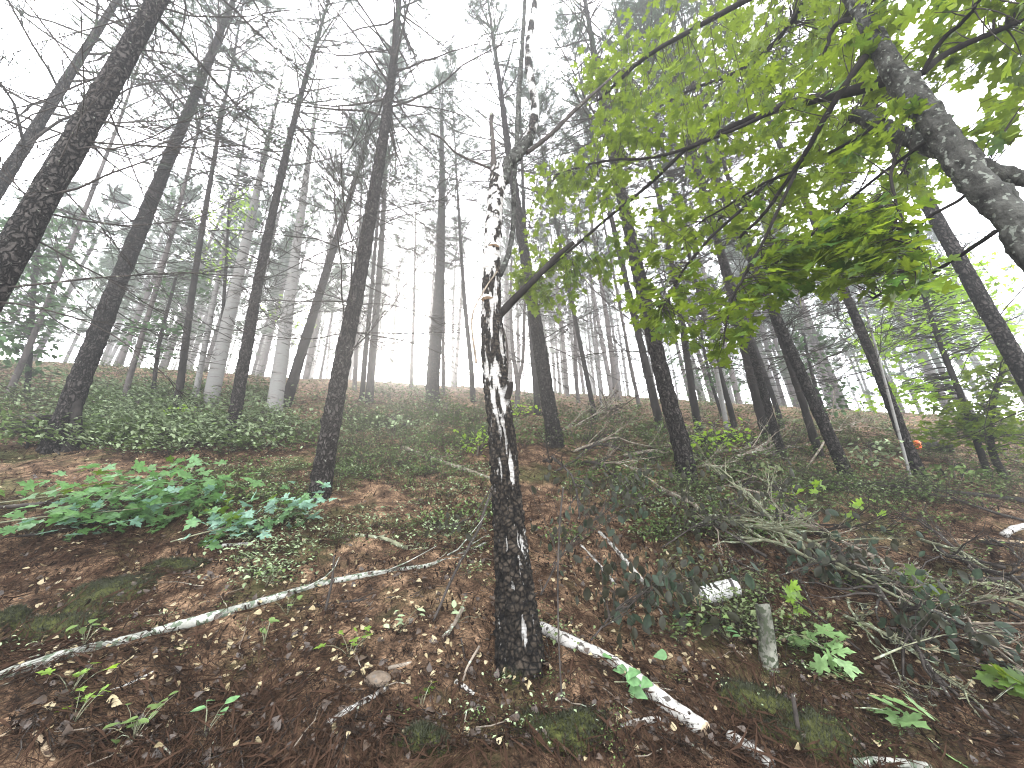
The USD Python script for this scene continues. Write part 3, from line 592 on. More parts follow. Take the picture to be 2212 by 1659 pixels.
limb([(1066, 388, 17), (1066, 340, 12), (1064, 300, 10), (1061, 268, 9), (1062, 248, 10)], 'dead_twig', 'broken_spike', bt, seed=3)
limb([(1084, 392, 26), (1100, 352, 26), (1126, 322, 25), (1146, 292, 22)], 'maple_bark', 'fork', bt, seed=4, rough=0.5)
limb([(1142, 300, 21), (1152, 268, 20), (1156, 228, 18), (1150, 188, 17), (1142, 140, 16), (1142, 90, 15), (1150, 40, 13), (1156, -20, 12), (1160, -200, 8)], 'birch_bark', 'upper_stem', bt, seed=6, rough=0.1)
limb([(1080, 590, 12, .02), (1098, 530, 12, .1), (1109, 450, 10, .15), (1110, 370, 10, .15), (1117, 270, 11, .15), (1121, 170, 11, .15), (1129, 60, 9, .15), (1137, -80, 6, .15)], 'maple_bark', 'side_stem', bt, seed=7, rough=0.3)
limb([(1074, 688, 17), (1095, 663, 16), (1130, 628, 15), (1170, 588, 13), (1205, 552, 12), (1238, 524, 10)], 'dark_bark', 'dead_limb', bt, seed=8)
limb([(1138, 330, 9), (1190, 290, 9), (1240, 240, 8), (1290, 195, 6), (1340, 150, 4)], 'dead_twig', 'dead_limb', bt, seed=9)
limb([(1066, 366, 6), (1030, 352, 5), (985, 330, 4), (955, 300, 4), (930, 288, 3)], 'dead_twig', 'dead_limb', bt, seed=10)
limb([(1083, 700, 5), (1094, 740, 5), (1096, 800, 4), (1086, 850, 4)], 'dead_twig', 'hanging_twig', bt, seed=11)
limb([(1096, 866, 14, -.05), (1102, 850, 13, -.09), (1106, 838, 9, -.10)], 'dark_bark', 'snag', bt, seed=12)
for pts in ([(1030, 790, 6, -.05), (1022, 700, 4, -.08), (1048, 640, 3, -.08), (1075, 600, 3, -.08)],): limb(pts, 'grey_stick', 'peeling_bark', bt, seed=13)
def fungus(px, py, wpx, lab):
    """a bracket: rounded shelf with a pale top and a brown pore face"""
    c = U(px, py); wv = wpx / F * depth_of(c); toward = unit(np.array([-c[0], -c[1], 0.0])); side = np.cross(toward, [0, 0, 1.0])
    s = np.linspace(0, 1, 7); ang = np.linspace(-np.pi / 2, np.pi / 2, 15)
    def cap(z0, z1, fl):
        v = np.array([[0, 0, z0]] + [[np.sin(a) * 0.5 * u, np.cos(a) * 0.46 * u, z0 * (1 - u ** 2) + z1 * u ** 2] for u in s[1:] for a in ang])
        f = [[0, 1 + b, 2 + b] for b in range(14)] + [x for u in range(5) for b in range(14) for x in ([1 + u * 15 + b, 1 + (u + 1) * 15 + b, 2 + (u + 1) * 15 + b], [1 + u * 15 + b, 2 + (u + 1) * 15 + b, 2 + u * 15 + b])]
        f = np.array(f); return v, f[:, ::-1] if fl else f
    out = c + toward * 0.5 * np.interp(py, [500, 700], [0.075, 0.09])
    def W(m): v, f = m; return out + wv * (v[:, :1] * side + v[:, 1:2] * toward + v[:, 2:] * np.array([0, 0, 1.0])), f
    t = Thing('bracket_fungus', lab, 'fungus', out)
    put('upper_face', W(cap(0.55, 0.0, False)), 'fungus_top', t); put('pore_face', W(cap(-0.22, 0.0, True)), 'fungus_under', t)
fungus(1054, 655, 30, 'pale hoof shaped bracket fungus on the birch just below the dead limb fork')
fungus(1068, 742, 20, 'small pale bracket fungus lowest on the birch trunk')
fungus(1066, 542, 26, 'dark bracket fungus highest on the birch trunk')

# slimmer birches
def slim_birch(fp, tp, w, label, H=13.0, seed=1, bend=0.0):
    rng = np.random.default_rng(seed); foot = hit(*fp); ax = stem_axis(foot, tp, 0); dep = depth_of(foot); r0 = 0.5 * w / F * dep * math.cos(math.atan((fp[0] - CX) / F)) ** 0.8
    hs = np.array([-0.2, 0, 0.6, 2, 4.5, 8, H]); A = foot + hs[:, None] * ax + (bend * np.sin(hs / H * np.pi))[:, None] * WX
    t = Thing('birch_tree', label, 'birch', foot)
    put('trunk', trunk_mesh(A, r0 * np.array([1.05, 1, .94, .86, .7, .45, .05]), ring=0.07, k=26, seed=seed, rough=0.03, flare=0.15)[0], 'slim_birch_bark', t)
    stem = lambda z: np.stack([np.interp(z, hs, A[:, c]) for c in range(3)], -1)
    nb = 22; z = rng.uniform(4.0, H, nb); L = rng.uniform(0.8, 2.0, nb)
    P = branches(rng, stem(z), rng.uniform(0, 2 * np.pi, nb), L, rng.uniform(0.4, 0.9, nb), rng.uniform(-0.7, 0.2, nb)); Q, _, _ = sidetwigs(rng, P, 7, 0.25, 0.4)
    put('bough', cat_([tubes(P, taper(nb, 8, 0.014, 0.004), 4), tubes(Q, taper(len(Q), 5, 0.005, 0.002), 3)]), 'dead_twig', t)
    pts = np.vstack([Q[:, x] for x in (1, 2, 3, 4)]); pts = pts + rng.normal(0, 0.06, pts.shape)
    put('crown', place(OVAL[0], OVAL[1], pts, rng.normal(0, 1, pts.shape) + [0, 0, -0.6], rng.normal(0, 1, pts.shape), rng.uniform(0.05, 0.09, len(pts))), 'misty_leaf', t, smooth=False, kind='stuff')

# ------------------------------------------------------------------ leaf shapes
half = [(0, 0), (.13, .02), (.27, -.09), (.43, -.03), (.34, .08), (.25, .19), (.42, .23), (.45, .33), (.58, .45), (.40, .47), (.34, .57), (.15, .47), (.16, .65), (.25, .71), (.11, .80), (0, 1.0)]
def leaf_from(half, mid, fold=0.16, sag=0.12):
    pts = half + [(-x, y) for x, y in half[-2:0:-1]]
    v = np.array([(0, mid)] + pts, float)
    z = fold * np.abs(v[:, 0]) - sag * (v[:, 1] ** 2) + 0.05 * np.sin(v[:, 1] * 9) * np.abs(v[:, 0])
    n = len(pts); f = np.array([[0, 1 + i, 1 + (i + 1) % n] for i in range(n)])
    return np.column_stack([v, z]), f
MAPLE = leaf_from(half, 0.27)
MAPLE_LOW = leaf_from([(0, 0), (.40, -.04), (.24, .18), (.56, .43), (.16, .48), (.12, .78), (0, 1)], 0.27)
OVAL = leaf_from([(0, 0), (.24, .22), (.30, .48), (.18, .78), (0, 1)], 0.45, 0.2, 0.15)
BIRCHLEAF = leaf_from([(0, 0), (.20, .02), (.38, .20), (.40, .32), (.33, .42), (.30, .56), (.20, .68), (.13, .82), (0, 1)], 0.35, 0.12, 0.25)
HERB = (np.array([(0, 0, 0), (.32, .42, .05), (0, 1, -.12), (-.32, .42, .05)], float), np.array([[0, 1, 2], [0, 2, 3]]))
HERBB = (np.array([(0, 0, 0), (.40, .25, .06), (.28, .62, 0), (0, 1, -.18), (-.28, .62, 0), (-.40, .25, .06)], float), np.array([[0, 1, 2], [0, 2, 3], [0, 3, 4], [0, 4, 5]]))
WILT = leaf_from([(0, 0), (.16, .10), (.30, .30), (.33, .52), (.24, .74), (.10, .90), (0, 1)], 0.42, -0.55, 0.45)
slim_birch((592, 890), (648, 480), 36, 'tall pale birch with dark bands, right of the two pale birches', seed=3)
slim_birch((452, 880), (505, 640), 38, 'pale birch with dark rings at its foot, left of the tall pale birch', seed=4)
slim_birch((420, 866), (452, 700), 16, 'thin pale birch hugging the left of the ringed birch', seed=5)
slim_birch((1968, 1036), (1856, 660), 8, 'slim white birch crossing the leaning dark pine on the right', seed=6, H=11, bend=0.12)
slim_birch((1571, 928), (1540, 760), 12, 'thin pale birch beside the thin grey pine, right of centre', seed=8)
slim_birch((1300, 880), (1285, 760), 6, 'very thin pale misty birch right of the narrow pine', seed=9, H=11)

# ------------------------------------------------------------------ the maple in the right foreground
rng = np.random.default_rng(12)
mq = at(2100, 385, 2.05)
MU = lambda px, py, dd=0.0: upright(px, py, mq * (1 + dd))
ml = [(2330, 690, 96), (2212, 505, 92), (2150, 435, 88), (2095, 378, 84), (2050, 315, 78), (2010, 255, 74), (1968, 198, 70), (1930, 155, 64), (1895, 85, 54), (1862, 30, 46), (1828, -18, 38), (1780, -90, 30)]
A = np.array([MU(a, b) for a, b, _ in ml]); Rm = np.array([0.5 * w / F * depth_of(p) * 0.60 for (_, _, w), p in zip(ml, A)])
down = unit(A[0] - A[3]); zf = ground(A[0, 0], A[0, 1]); steps = (A[0, 2] - zf) / max(0.2, -down[2])
footm = A[0] + down * steps; footm[2] = ground(footm[0], footm[1]) - 0.1
A = np.vstack([footm, (footm + A[0]) / 2, A]); Rm = np.concatenate([[Rm[0] * 1.25, Rm[0] * 1.1], Rm])
mt = Thing('maple_tree', 'large maple slanting in from the right edge with overhanging green leaves', 'maple', footm)
(mv, mf), hm, anm, _ = trunk_mesh(A, Rm, ring=0.012, k=60, seed=60, rough=0.12, furrow=5, flare=0.2)
cz = meshkit.fbm(mv * 7, 3, 61); kn = np.clip((cz - 0.56) * 6, 0, 1) + 1.2 * (meshkit.fbm(mv * 26, 2, 63) - 0.5)
cen = interp_line(np.column_stack([A, Rm]), len(mv) // 60)[:, :3].repeat(60, 0)
mv = cen + (mv - cen) * (1 + 0.25 * kn)[:, None]
put('trunk', (mv, mf), 'maple_bark', mt)
BR = [  # polylines in photo pixels with a depth factor (how far behind the trunk's plane), widths in pixels
    ([(1935, 165, 0, 26), (1840, 196, .02, 22), (1700, 226, .04, 19), (1590, 266, .06, 14), (1492, 312, .05, 9)], 'branch'),
    ([(1888, 96, 0, 17), (1835, 170, -.02, 14), (1780, 262, 0, 11), (1720, 370, .05, 9), (1650, 470, .1, 7), (1602, 520, .15, 6)], 'branch'),
    ([(2062, 332, .06, 36), (1985, 312, .10, 34), (1900, 282, .12, 30), (1832, 262, .14, 22)], 'mossy_limb'),
    ([(1992, 158, .02, 14), (2040, 118, .05, 13), (2120, 84, .08, 12), (2230, 46, .1, 10)], 'branch'),
    ([(1992, 158, .02, 9), (2035, 88, .0, 9), (2090, 40, -.02, 8), (2150, -20, -.05, 6)], 'branch'),
    ([(2150, 500, 0, 10), (2080, 550, .05, 8), (1990, 608, .1, 7), (1890, 650, .15, 5)], 'branch'),
    ([(2110, 360, .06, 34), (2170, 382, .09, 32), (2240, 412, .12, 30)], 'mossy_limb'),
    ([(2060, 270, .0, 8), (1960, 335, .05, 7), (1850, 420, .1, 6), (1720, 540, .2, 5), (1620, 600, .25, 4)], 'branch'),
    ([(1965, 205, .0, 8), (1880, 280, .05, 7), (1760, 345, .1, 6), (1640, 400, .15, 5), (1520, 470, .2, 4)], 'branch'),
    ([(1868, 40, 0, 11), (1800, 60, .03, 9), (1765, 130, .05, 6)], 'branch'),
    ([(1790, -80, 0, 16), (1650, -20, 0, 13), (1500, 60, 0, 10), (1380, 130, 0, 8), (1290, 215, 0, 5)], 'branch'),
    ([(1700, 226, .04, 9), (1560, 290, .0, 7), (1420, 336, -.03, 6), (1300, 345, -.05, 5), (1200, 370, -.06, 3)], 'branch'),
    ([(1640, 420, .12, 7), (1530, 520, .05, 6), (1470, 600, .0, 5), (1430, 680, -.05, 3)], 'branch'),
    ([(1492, 312, .05, 8), (1400, 400, .0, 7), (1290, 490, -.05, 6), (1200, 570, -.08, 5), (1130, 630, -.1, 3)], 'branch'),
    ([(1720, 370, .05, 7), (1650, 520, .0, 6), (1590, 640, -.05, 5), (1560, 730, -.08, 3)], 'branch'),
    ([(2080, 350, .02, 8), (2090, 420, 0, 7), (1995, 490, .0, 6), (1975, 600, .0, 4)], 'branch'),
    ([(1950, 300, .1, 8), (1920, 380, .0, 6), (1945, 480, .0, 5), (1985, 560, .0, 4)], 'branch'),
    ([(1780, -80, .1, 12), (1700, 60, .3, 10), (1600, 150, .5, 8), (1480, 200, .6, 6), (1360, 260, .65, 4)], 'branch'),
    ([(1930, 160, .1, 12), (1820, 280, .35, 10), (1680, 380, .6, 8), (1540, 480, .75, 6), (1440, 560, .8, 4)], 'branch'),
    ([(2000, 200, .1, 12), (1950, 380, .4, 10), (1850, 470, .6, 8), (1750, 560, .8, 6)], 'branch'),
]
bpts = []
for pl, nm in BR:
    P = np.array([MU(a, b, dd) for a, b, dd, _ in pl]); W = np.array([0.5 * p[3] / F * depth_of(x) for p, x in zip(pl, P)])
    c = interp_line(np.column_stack([P, W]), 40)
    c[:, :3] += np.cumsum(RNG.normal(0, 0.004, (40, 3)), 0) * np.linspace(0, 1, 40)[:, None]
    v, f = tubes(c[None, :, :3], c[None, :, 3], 10); ce = np.repeat(c[:, :3], 10, 0); v = ce + (v - ce) * (1 + (0.5 if nm == 'mossy_limb' else 0.3) * (meshkit.fbm(v * 22, 2, 5) - 0.5))[:, None]
    put(nm, (v, f), 'maple_bark' if nm == 'mossy_limb' else 'dark_bark', mt)
    bpts.append(c[6:, :3])
bpts = np.vstack(bpts)
import shapely
CANOPY = shapely.Polygon([(1185, -420), (1190, -60), (1235, 110), (1275, 230), (1170, 320), (1095, 400), (1080, 500), (1085, 610), (1150, 715), (1215, 640), (1320, 590), (1390, 730), (1470, 735), (1560, 780), (1612, 730), (1605, 610), (1700, 620), (1790, 640), (1890, 520), (2010, 400), (2120, 300), (2300, 220), (2450, -420)])
GAPS = [(2080, 210, 90, 110), (1860, 400, 60, 30), (1700, 60, 60, 22), (2030, 60, 70, 30), (1560, 560, 60, 35), (1310, 480, 45, 30), (1345, 600, 55, 60), (1250, 300, 30, 22), (1500, 640, 40, 26), (1900, 560, 70, 40)]
def canopy_spots(rng, n, lo, hi):
    out = []
    while len(out) < n:
        px, py = rng.uniform(1070, 2450, 400), rng.uniform(-420, 790, 400)
        ok = shapely.contains_xy(CANOPY, px, py)
        for gx_, gy_, ga, gb in GAPS: ok &= ~((((px - gx_) / ga) ** 2 + ((py - gy_) / gb) ** 2 < 1) & (rng.random(400) < 0.85))
        ok &= rng.random(400) < np.where(px > 1960, 0.85, 1.0)
        out += list(zip(px[ok], py[ok]))
    out = np.array(out[:n])
    dd = rng.uniform(lo, hi, n)
    keep_ = (out[:, 1] < 560) | (rng.random(n) < 0.5)
    dd = np.where(out[:, 1] > 540, np.minimum(dd, rng.uniform(-0.08, 0.25, n)), dd)
    return np.array([MU(a, b, d) for (a, b), d in zip(out[keep_], dd[keep_])])
C1 = canopy_spots(rng, 520, -0.10, 0.25); C2 = canopy_spots(rng, 1800, 0.18, 1.1)
LOWS = [(1850, 520, 90, 70, 46), (1720, 570, 90, 60, 34), (1950, 590, 60, 50, 16), (1640, 640, 60, 50, 10), (1120, 470, 45, 60, 40), (1180, 400, 60, 50, 40), (1230, 560, 70, 50, 26), (1130, 600, 40, 50, 24), (1200, 640, 60, 50, 24), (1420, 690, 60, 60, 11), (1550, 720, 70, 60, 12), (1480, 640, 80, 60, 8), (1340, 600, 60, 50, 12), (1280, 400, 70, 70, 40), (1300, 120, 70, 90, 50), (1340, 260, 60, 60, 40)]
C3 = np.array([MU(a + ra * math.sqrt(u) * math.cos(t), b + rb * math.sqrt(u) * math.sin(t), dd) for a, b, ra, rb, c in LOWS for u, t, dd in zip(rng.random(c), rng.uniform(0, 6.3, c), rng.uniform(-0.12, 0.12, c))])
Cn = np.vstack([C1, C2, C3])
Cn = Cn[Cn[:, 2] > ground(Cn[:, 0], Cn[:, 1]) + 1.2]
d2 = ((Cn[:, None] - bpts[None]) ** 2).sum(-1); nb_ = bpts[d2.argmin(1)]; dist = np.sqrt(d2.min(1))
Cn, nb_ = Cn[dist < 1.1], nb_[dist < 1.1]
mid = (Cn + nb_) / 2 + rng.normal(0, 0.04, Cn.shape) + [0, 0, 0.04]
u = np.linspace(0, 1, 7)[None, :, None]
TW = (1 - u) ** 2 * nb_[:, None] + 2 * u * (1 - u) * mid[:, None] + u ** 2 * Cn[:, None]
put('twigs', tubes(TW, taper(len(TW), 7, 0.0040, 0.0016), 4, False), 'dead_twig', mt, kind='stuff')
tipd = unit(Cn - nb_ + [0, 0, 1e-4])
LP, LY, LN, LS = [], [], [], []
for c, d, n0 in zip(Cn, tipd, nb_):
    m = rng.integers(4, 8)
    for q_ in range(m):
        s_ = rng.uniform(0.45, 1.0); p = n0 * (1 - s_) + c * s_
        out = unit(d * 0.6 + np.array([rng.normal(0, 0.8), rng.normal(0, 0.8), 0.0]))
        pet = rng.uniform(0.04, 0.10)
        LP.append(p + out * pet + [0, 0, rng.normal(0, 0.02)]); LY.append(out + [0, 0, rng.normal(-0.35, 0.3)]); LN.append([rng.normal(0, 0.38), rng.normal(0, 0.38), 1.0]); LS.append(rng.uniform(0.055, 0.125))
LP, LY, LN, LS = map(np.array, (LP, LY, LN, LS))
pet0 = LP - unit(LY) * 0.0
big = LS / np.maximum(depth_of(LP), 0.3); pp = pix(LP)
inside = (pp[:, 0] > 0) & (pp[:, 0] < 2212) & (pp[:, 1] > 0) & (pp[:, 1] < 1659)
order = np.argsort(-(big * inside)); top, rest = order[:300], order[300:]
for k_ in top: put('leaf', place(MAPLE[0], MAPLE[1], LP[k_:k_ + 1], LY[k_:k_ + 1], LN[k_:k_ + 1], LS[k_:k_ + 1]), ('maple_leaf', 'maple_leaf_pale', 'maple_leaf_dark')[k_ % 3], mt, smooth=True)
put('foliage', place(MAPLE[0], MAPLE[1], LP[rest], LY[rest], LN[rest], LS[rest]), 'maple_leaf', mt, smooth=True, kind='stuff')
print('maple leaves', len(LP))

# smaller maples behind it on the right, and other young broadleaf trees in the mist
def leafy_tree(name, label, cat, stems, cloud, mat, leaf=MAPLE_LOW, size=(0.07, 0.14), seed=1, droop=0.25, flat=0.35, bark='dark_bark'):
    """stems: lists of (px, py, width px); cloud: (px, py, rx, ry, depth offset range, count) tufts of leaves about the first stem"""
    rng = np.random.default_rng(seed); f0 = hit(*stems[0][0][:2]); t = Thing(name, label, cat, f0); allp = []
    for st in stems:
        foot = hit(*st[0][:2]) if st is stems[0] or st[0][1] > 990 else upright(st[0][0], st[0][1], f0)
        P = np.array([foot - [0, 0, 0.05]] + [upright(a, b, foot) for a, b, _ in st[1:]]); W = np.array([0.5 * w / F * depth_of(p) for (_, _, w), p in zip(st, P)])
        c = interp_line(np.column_stack([P, W]), 50); put('stem', tubes(c[None, :, :3], c[None, :, 3], 10), bark, t); allp.append(c[:, :3])
    allp = np.vstack(allp); pts = []
    for px, py, rx, ry, lo, hi, cnt in cloud:
        for _ in range(cnt):
            a = rng.uniform(0, 2 * np.pi); rr = math.sqrt(rng.random()); k = 1 + rng.uniform(lo, hi) / np.hypot(*f0[:2])
            pts.append(upright(px + rx * rr * math.cos(a), py + ry * rr * math.sin(a), f0 * [k, k, 1]))
    pts = np.array(pts); pts = pts[pts[:, 2] > ground(pts[:, 0], pts[:, 1]) + 0.15]
    dd = ((pts[:, None] - allp[None]) ** 2).sum(-1) + 0.6 * np.maximum(0, allp[None, :, 2] - pts[:, None, 2]) ** 2; nr = allp[dd.argmin(1)]
    md = (pts + nr) / 2 + [0, 0, 0.12]; u = np.linspace(0, 1, 6)[None, :, None]
    put('twigs', tubes((1 - u) ** 2 * nr[:, None] + 2 * u * (1 - u) * md[:, None] + u ** 2 * pts[:, None], taper(len(pts), 6, 0.009, 0.003), 3, False), 'dead_twig', t, kind='stuff')
    m = 6; lp = np.repeat(pts, m, 0) + rng.normal(0, 1, (len(pts) * m, 3)) * [0.16, 0.16, 0.05]; ly = rng.normal(0, 1, lp.shape); ly[:, 2] = rng.normal(-droop, 0.2, len(lp))
    ln = np.column_stack([rng.normal(0, flat, len(lp)), rng.normal(0, flat, len(lp)), np.ones(len(lp))])
    put('crown', place(leaf[0], leaf[1], lp, ly, ln, rng.uniform(*size, len(lp))), mat, t, smooth=False, kind='stuff')
leafy_tree('maple_sapling', 'young maple with bright yellow green leaves in layers on the right', 'maple',
           [[(2137, 1036, 13), (2085, 880, 11), (2030, 740, 9), (1990, 620, 7), (1960, 500, 4)]],
           [(1960, 850, 70, 40, -0.6, 0.8, 50), (1960, 700, 110, 80, -0.5, 1.0, 60), (2050, 610, 130, 60, -0.5, 1.0, 70), (2120, 700, 90, 70, -0.5, 1.0, 50), (1890, 760, 50, 40, -0.3, 0.8, 16)], 'bright_leaf', seed=31)
leafy_tree('maple_sapling', 'young maple with deeper green layered leaves at the right edge', 'maple',
           [[(2172, 1036, 14), (2140, 960, 12), (2150, 850, 9), (2190, 740, 6)]],
           [(2110, 900, 100, 50, -0.8, 0.5, 80), (2160, 830, 80, 50, -0.6, 0.6, 60), (2060, 930, 70, 30, -0.6, 0.4, 34), (2190, 960, 60, 30, -0.5, 0.5, 24)], 'maple_leaf', seed=32)
leafy_tree('broadleaf_tree', 'pale green misty broadleaf tree at the left edge', 'tree', [[(60, 850, 10), (66, 740, 9), (75, 600, 7), (90, 470, 4)]],
           [(40, 640, 110, 90, -1.5, 2, 110), (110, 520, 90, 70, -1.5, 2, 60), (40, 760, 90, 50, -1, 2, 40)], 'misty_leaf', leaf=OVAL, size=(0.10, 0.2), seed=33)
leafy_tree('broadleaf_tree', 'small misty broadleaf tree between the leaning pines on the left', 'tree', [[(330, 862, 8), (345, 740, 7), (380, 600, 5)]],
           [(380, 640, 80, 80, -1, 2, 50), (330, 720, 60, 50, -1, 2, 30)], 'misty_leaf', leaf=OVAL, size=(0.08, 0.16), seed=34)
leafy_tree('broadleaf_tree', 'yellow green young tree glimpsed high between the left pines', 'tree', [[(470, 872, 8), (480, 700, 7), (490, 540, 5), (495, 430, 3)]],
           [(490, 450, 70, 60, -1, 2, 46), (470, 560, 50, 50, -1, 2, 16), (620, 700, 50, 60, 0, 2, 14)], 'bright_leaf', leaf=OVAL, size=(0.06, 0.12), seed=35)
leafy_tree('broadleaf_tree', 'thin forked young tree right behind the white birch', 'tree', [[(1116, 888, 12), (1118, 830, 11), (1108, 760, 8), (1103, 660, 6), (1105, 560, 4)], [(1119, 825, 9), (1130, 770, 7), (1132, 690, 6), (1138, 600, 4)]],
           [(1100, 640, 30, 60, -0.5, 0.5, 8)], 'misty_leaf', leaf=OVAL, size=(0.03, 0.06), seed=36, bark='far_bark')
leafy_tree('broadleaf_tree', 'misty green young tree behind the pine tiers right of centre', 'tree', [[(1800, 940, 8), (1760, 830, 7), (1735, 720, 5)], ],
           [(1745, 760, 60, 60, -1, 2, 40), (1800, 850, 60, 40, -1, 2, 30)], 'misty_leaf', leaf=OVAL, size=(0.08, 0.16), seed=37)
leafy_tree('broadleaf_tree', 'misty green tree low in the middle right of the flecked pine', 'tree', [[(1560, 900, 7), (1530, 800, 6), (1510, 690, 4)]],
           [(1500, 780, 60, 70, -1, 2, 50), (1560, 820, 40, 50, -1, 2, 26)], 'misty_leaf', leaf=OVAL, size=(0.08, 0.16), seed=38)
leafy_tree('shrub', 'low leafy shrub at the foot of the leaning split pine', 'shrub', [[(60, 968, 5), (66, 930, 4), (80, 900, 3)]],
           [(50, 930, 60, 34, -0.4, 0.6, 60), (190, 930, 50, 22, 0.2, 1.0, 36), (215, 945, 30, 12, -0.1, 0.5, 16)], 'herb_leaf', leaf=OVAL, size=(0.05, 0.09), seed=39)

bark_look('bush_stem', (0.03, 0.024, 0.018), (0.09, 0.075, 0.06), scale=14, zs=1)
for k_, (px, py, w_, h_, n_, mt_, lab) in enumerate([
    (1545, 1000, 70, 60, 40, 'bright_leaf', 'yellow green shrub just right of the flecked pine under the maple'), (1318, 912, 34, 46, 26, 'brown_leaf', 'withered brown leaved bush right of the dark rough pine'),
    (965, 912, 60, 30, 34, 'herb_leaf', 'low green bush in front of the straight broad pine'), (1030, 985, 40, 40, 34, 'bright_leaf', 'yellowish bush touching the white birch on its left'),
    (850, 945, 50, 34, 30, 'herb_pale', 'pale bush on the slope left of the birch, right of the lichen flecked pine'), (1880, 1015, 50, 40, 40, 'herb_pale', 'pale green bush between the tiered pine and the slim white birch'),
    (575, 935, 50, 30, 30, 'herb_olive', 'olive bush at the foot of the tall pale birch'), (300, 905, 60, 26, 40, 'herb_pale', 'light spreading bush in the green patch left of the thin dark pine'),
    (420, 915, 50, 24, 34, 'bright_leaf', 'yellow green bush in front of the thin dark pine'), (1110, 925, 30, 40, 18, 'bright_leaf', 'small yellow leaved bush behind the birch trunk'),
    (740, 905, 40, 24, 24, 'herb_olive', 'dull bush right behind the lichen flecked pine'), (1420, 965, 40, 30, 26, 'herb_leaf', 'green bush left of the flecked pine under the maple'),
    (1620, 1040, 46, 36, 30, 'herb_olive', 'olive bush in the brushwood below the leaning centre right pine'), (2060, 1050, 60, 30, 34, 'herb_leaf', 'green bush left of the young maple stems'), (680, 985, 40, 26, 0, 'herb_leaf', '')]):
    if n_: leafy_tree('bush', lab, 'bush', [[(px, py, 4), (px + 3, py - h_ * 0.7, 3), (px - 2, py - h_ * 1.3, 2)], [(px + 6, py - 1, 3), (px + w_ * 0.3, py - h_ * 0.6, 2)], [(px - 6, py - 1, 3), (px - w_ * 0.3, py - h_ * 0.7, 2)]],
        [(px, py - h_ * 0.7, w_, h_ * 0.8, -0.3, 0.4, n_)], mt_, leaf=OVAL, size=(0.05, 0.10), seed=600 + k_, bark='bush_stem')
# ------------------------------------------------------------------ fallen wood
def on_ground(pts, lift=0.0):
    """(px, py, width px[, height above the ground]) -> points on the ground and radii"""
    P, R = [], []
    for p in pts:
        h = hit(p[0], p[1]); R.append(0.5 * p[2] / F * depth_of(h)); P.append(h + [0, 0, R[-1] * 0.35 + (p[3] if len(p) > 3 else lift)])
    return np.array(P), np.array(R)
def stick(name, pts, mat, label, cat, n=40, k=12, seed=0, rough=0.25, twigs=0, group=None, end=None, lift=0.0, crooked=0.0):
    rng = np.random.default_rng(900 + seed)
    P, R = on_ground(pts, lift); c = interp_line(np.column_stack([P, R]), n)
    if crooked: c[1:-1, :3] += (np.cumsum(rng.normal(0, crooked, (n - 2, 3)), 0) - np.linspace(0, 1, n - 2)[:, None] * np.cumsum(rng.normal(0, crooked, (n - 2, 3)), 0)[-1]) * np.sin(np.linspace(0, np.pi, n - 2))[:, None]
    v, f = tubes(c[None, :, :3], c[None, :, 3], k); ce = np.repeat(c[:, :3], k, 0)
    v = ce + (v - ce) * (1 + rough * 2 * (meshkit.fbm(v * 30, 3, seed) - 0.5))[:, None]
    t = Thing(name, label, cat, c[0, :3], group); put('wood', (v, f), mat, t)
    if twigs:
        Q, _, _ = sidetwigs(rng, c[None, ::5, :3], twigs, 0.15, 0.30, lift=0.25); rr = c[:, 3].mean()
        Q[..., 2] = np.maximum(Q[..., 2], ground(Q[..., 0], Q[..., 1]) + 0.006)
        for q_ in Q: put('side_twig', tubes(q_[None], taper(1, 5, min(rr * 0.45, 0.007), 0.002), 5), mat, t)
    if end:
        for w_ in end:
            i0, i1 = (0, 1) if w_ == 0 else (-1, -2); d = unit(c[i0, :3] - c[i1, :3])
            put('cut_end', tubes((c[i0, :3] + np.linspace(-0.004, 0.003, 2)[:, None] * d)[None], np.full((1, 2), c[i0, 3] * 0.93), k), 'pale_wood', t)
    return t
stick('birch_pole', [(-30, 1478, 27), (0, 1468, 26), (130, 1424, 24), (250, 1394, 22), (380, 1358, 21), (480, 1330, 20), (600, 1294, 17), (700, 1264, 15), (820, 1240, 12), (930, 1222, 9), (1010, 1192, 7), (1052, 1172, 5)], 'log_lichen', 'long thin pale birch pole lying from the left edge to the birch', 'fallen pole', n=120, seed=1, twigs=5)
stick('birch_log', [(1168, 1360, 24), (1230, 1392, 27), (1310, 1432, 31), (1380, 1480, 33), (1450, 1536, 36), (1524, 1588, 38)], 'log_white', 'long white birch log slanting down right from the birch foot', 'log', n=80, k=20, seed=2, rough=0.12, end=[1], twigs=2)
stick('birch_log', [(1578, 1596, 25), (1625, 1628, 27), (1668, 1662, 28)], 'log_white', 'short torn white birch piece at the bottom edge right of the long log', 'log', k=16, seed=3, rough=0.2)
stick('birch_log', [(1506, 1316, 36), (1548, 1304, 38), (1592, 1292, 37)], 'log_banded', 'short thick white birch log with black bands among dark wilted leaves', 'log', k=20, seed=4, rough=0.08, end=[0, 1], lift=0.05)
stick('broken_stick', [(706, 1566, 15), (770, 1528, 13), (836, 1488, 10)], 'log_white', 'white broken stick with splintered end in the lower left foreground', 'stick', seed=5, end=[1])
stick('broken_stick', [(1515, 1383, 9), (1680, 1384, 10), (1838, 1393, 9)], 'pale_wood', 'straight pale stick lying level behind the stump', 'stick', seed=6, rough=0.12)
stick('broken_stick', [(1338, 1574, 13), (1385, 1562, 14), (1424, 1556, 11)], 'log_white', 'stubby white stick just below the long white log', 'stick', seed=7)
stick('broken_stick', [(1424, 1572, 10), (1480, 1604, 10), (1540, 1640, 9)], 'grey_stick', 'grey stick below the stubby white stick near the bottom edge', 'stick', seed=8)
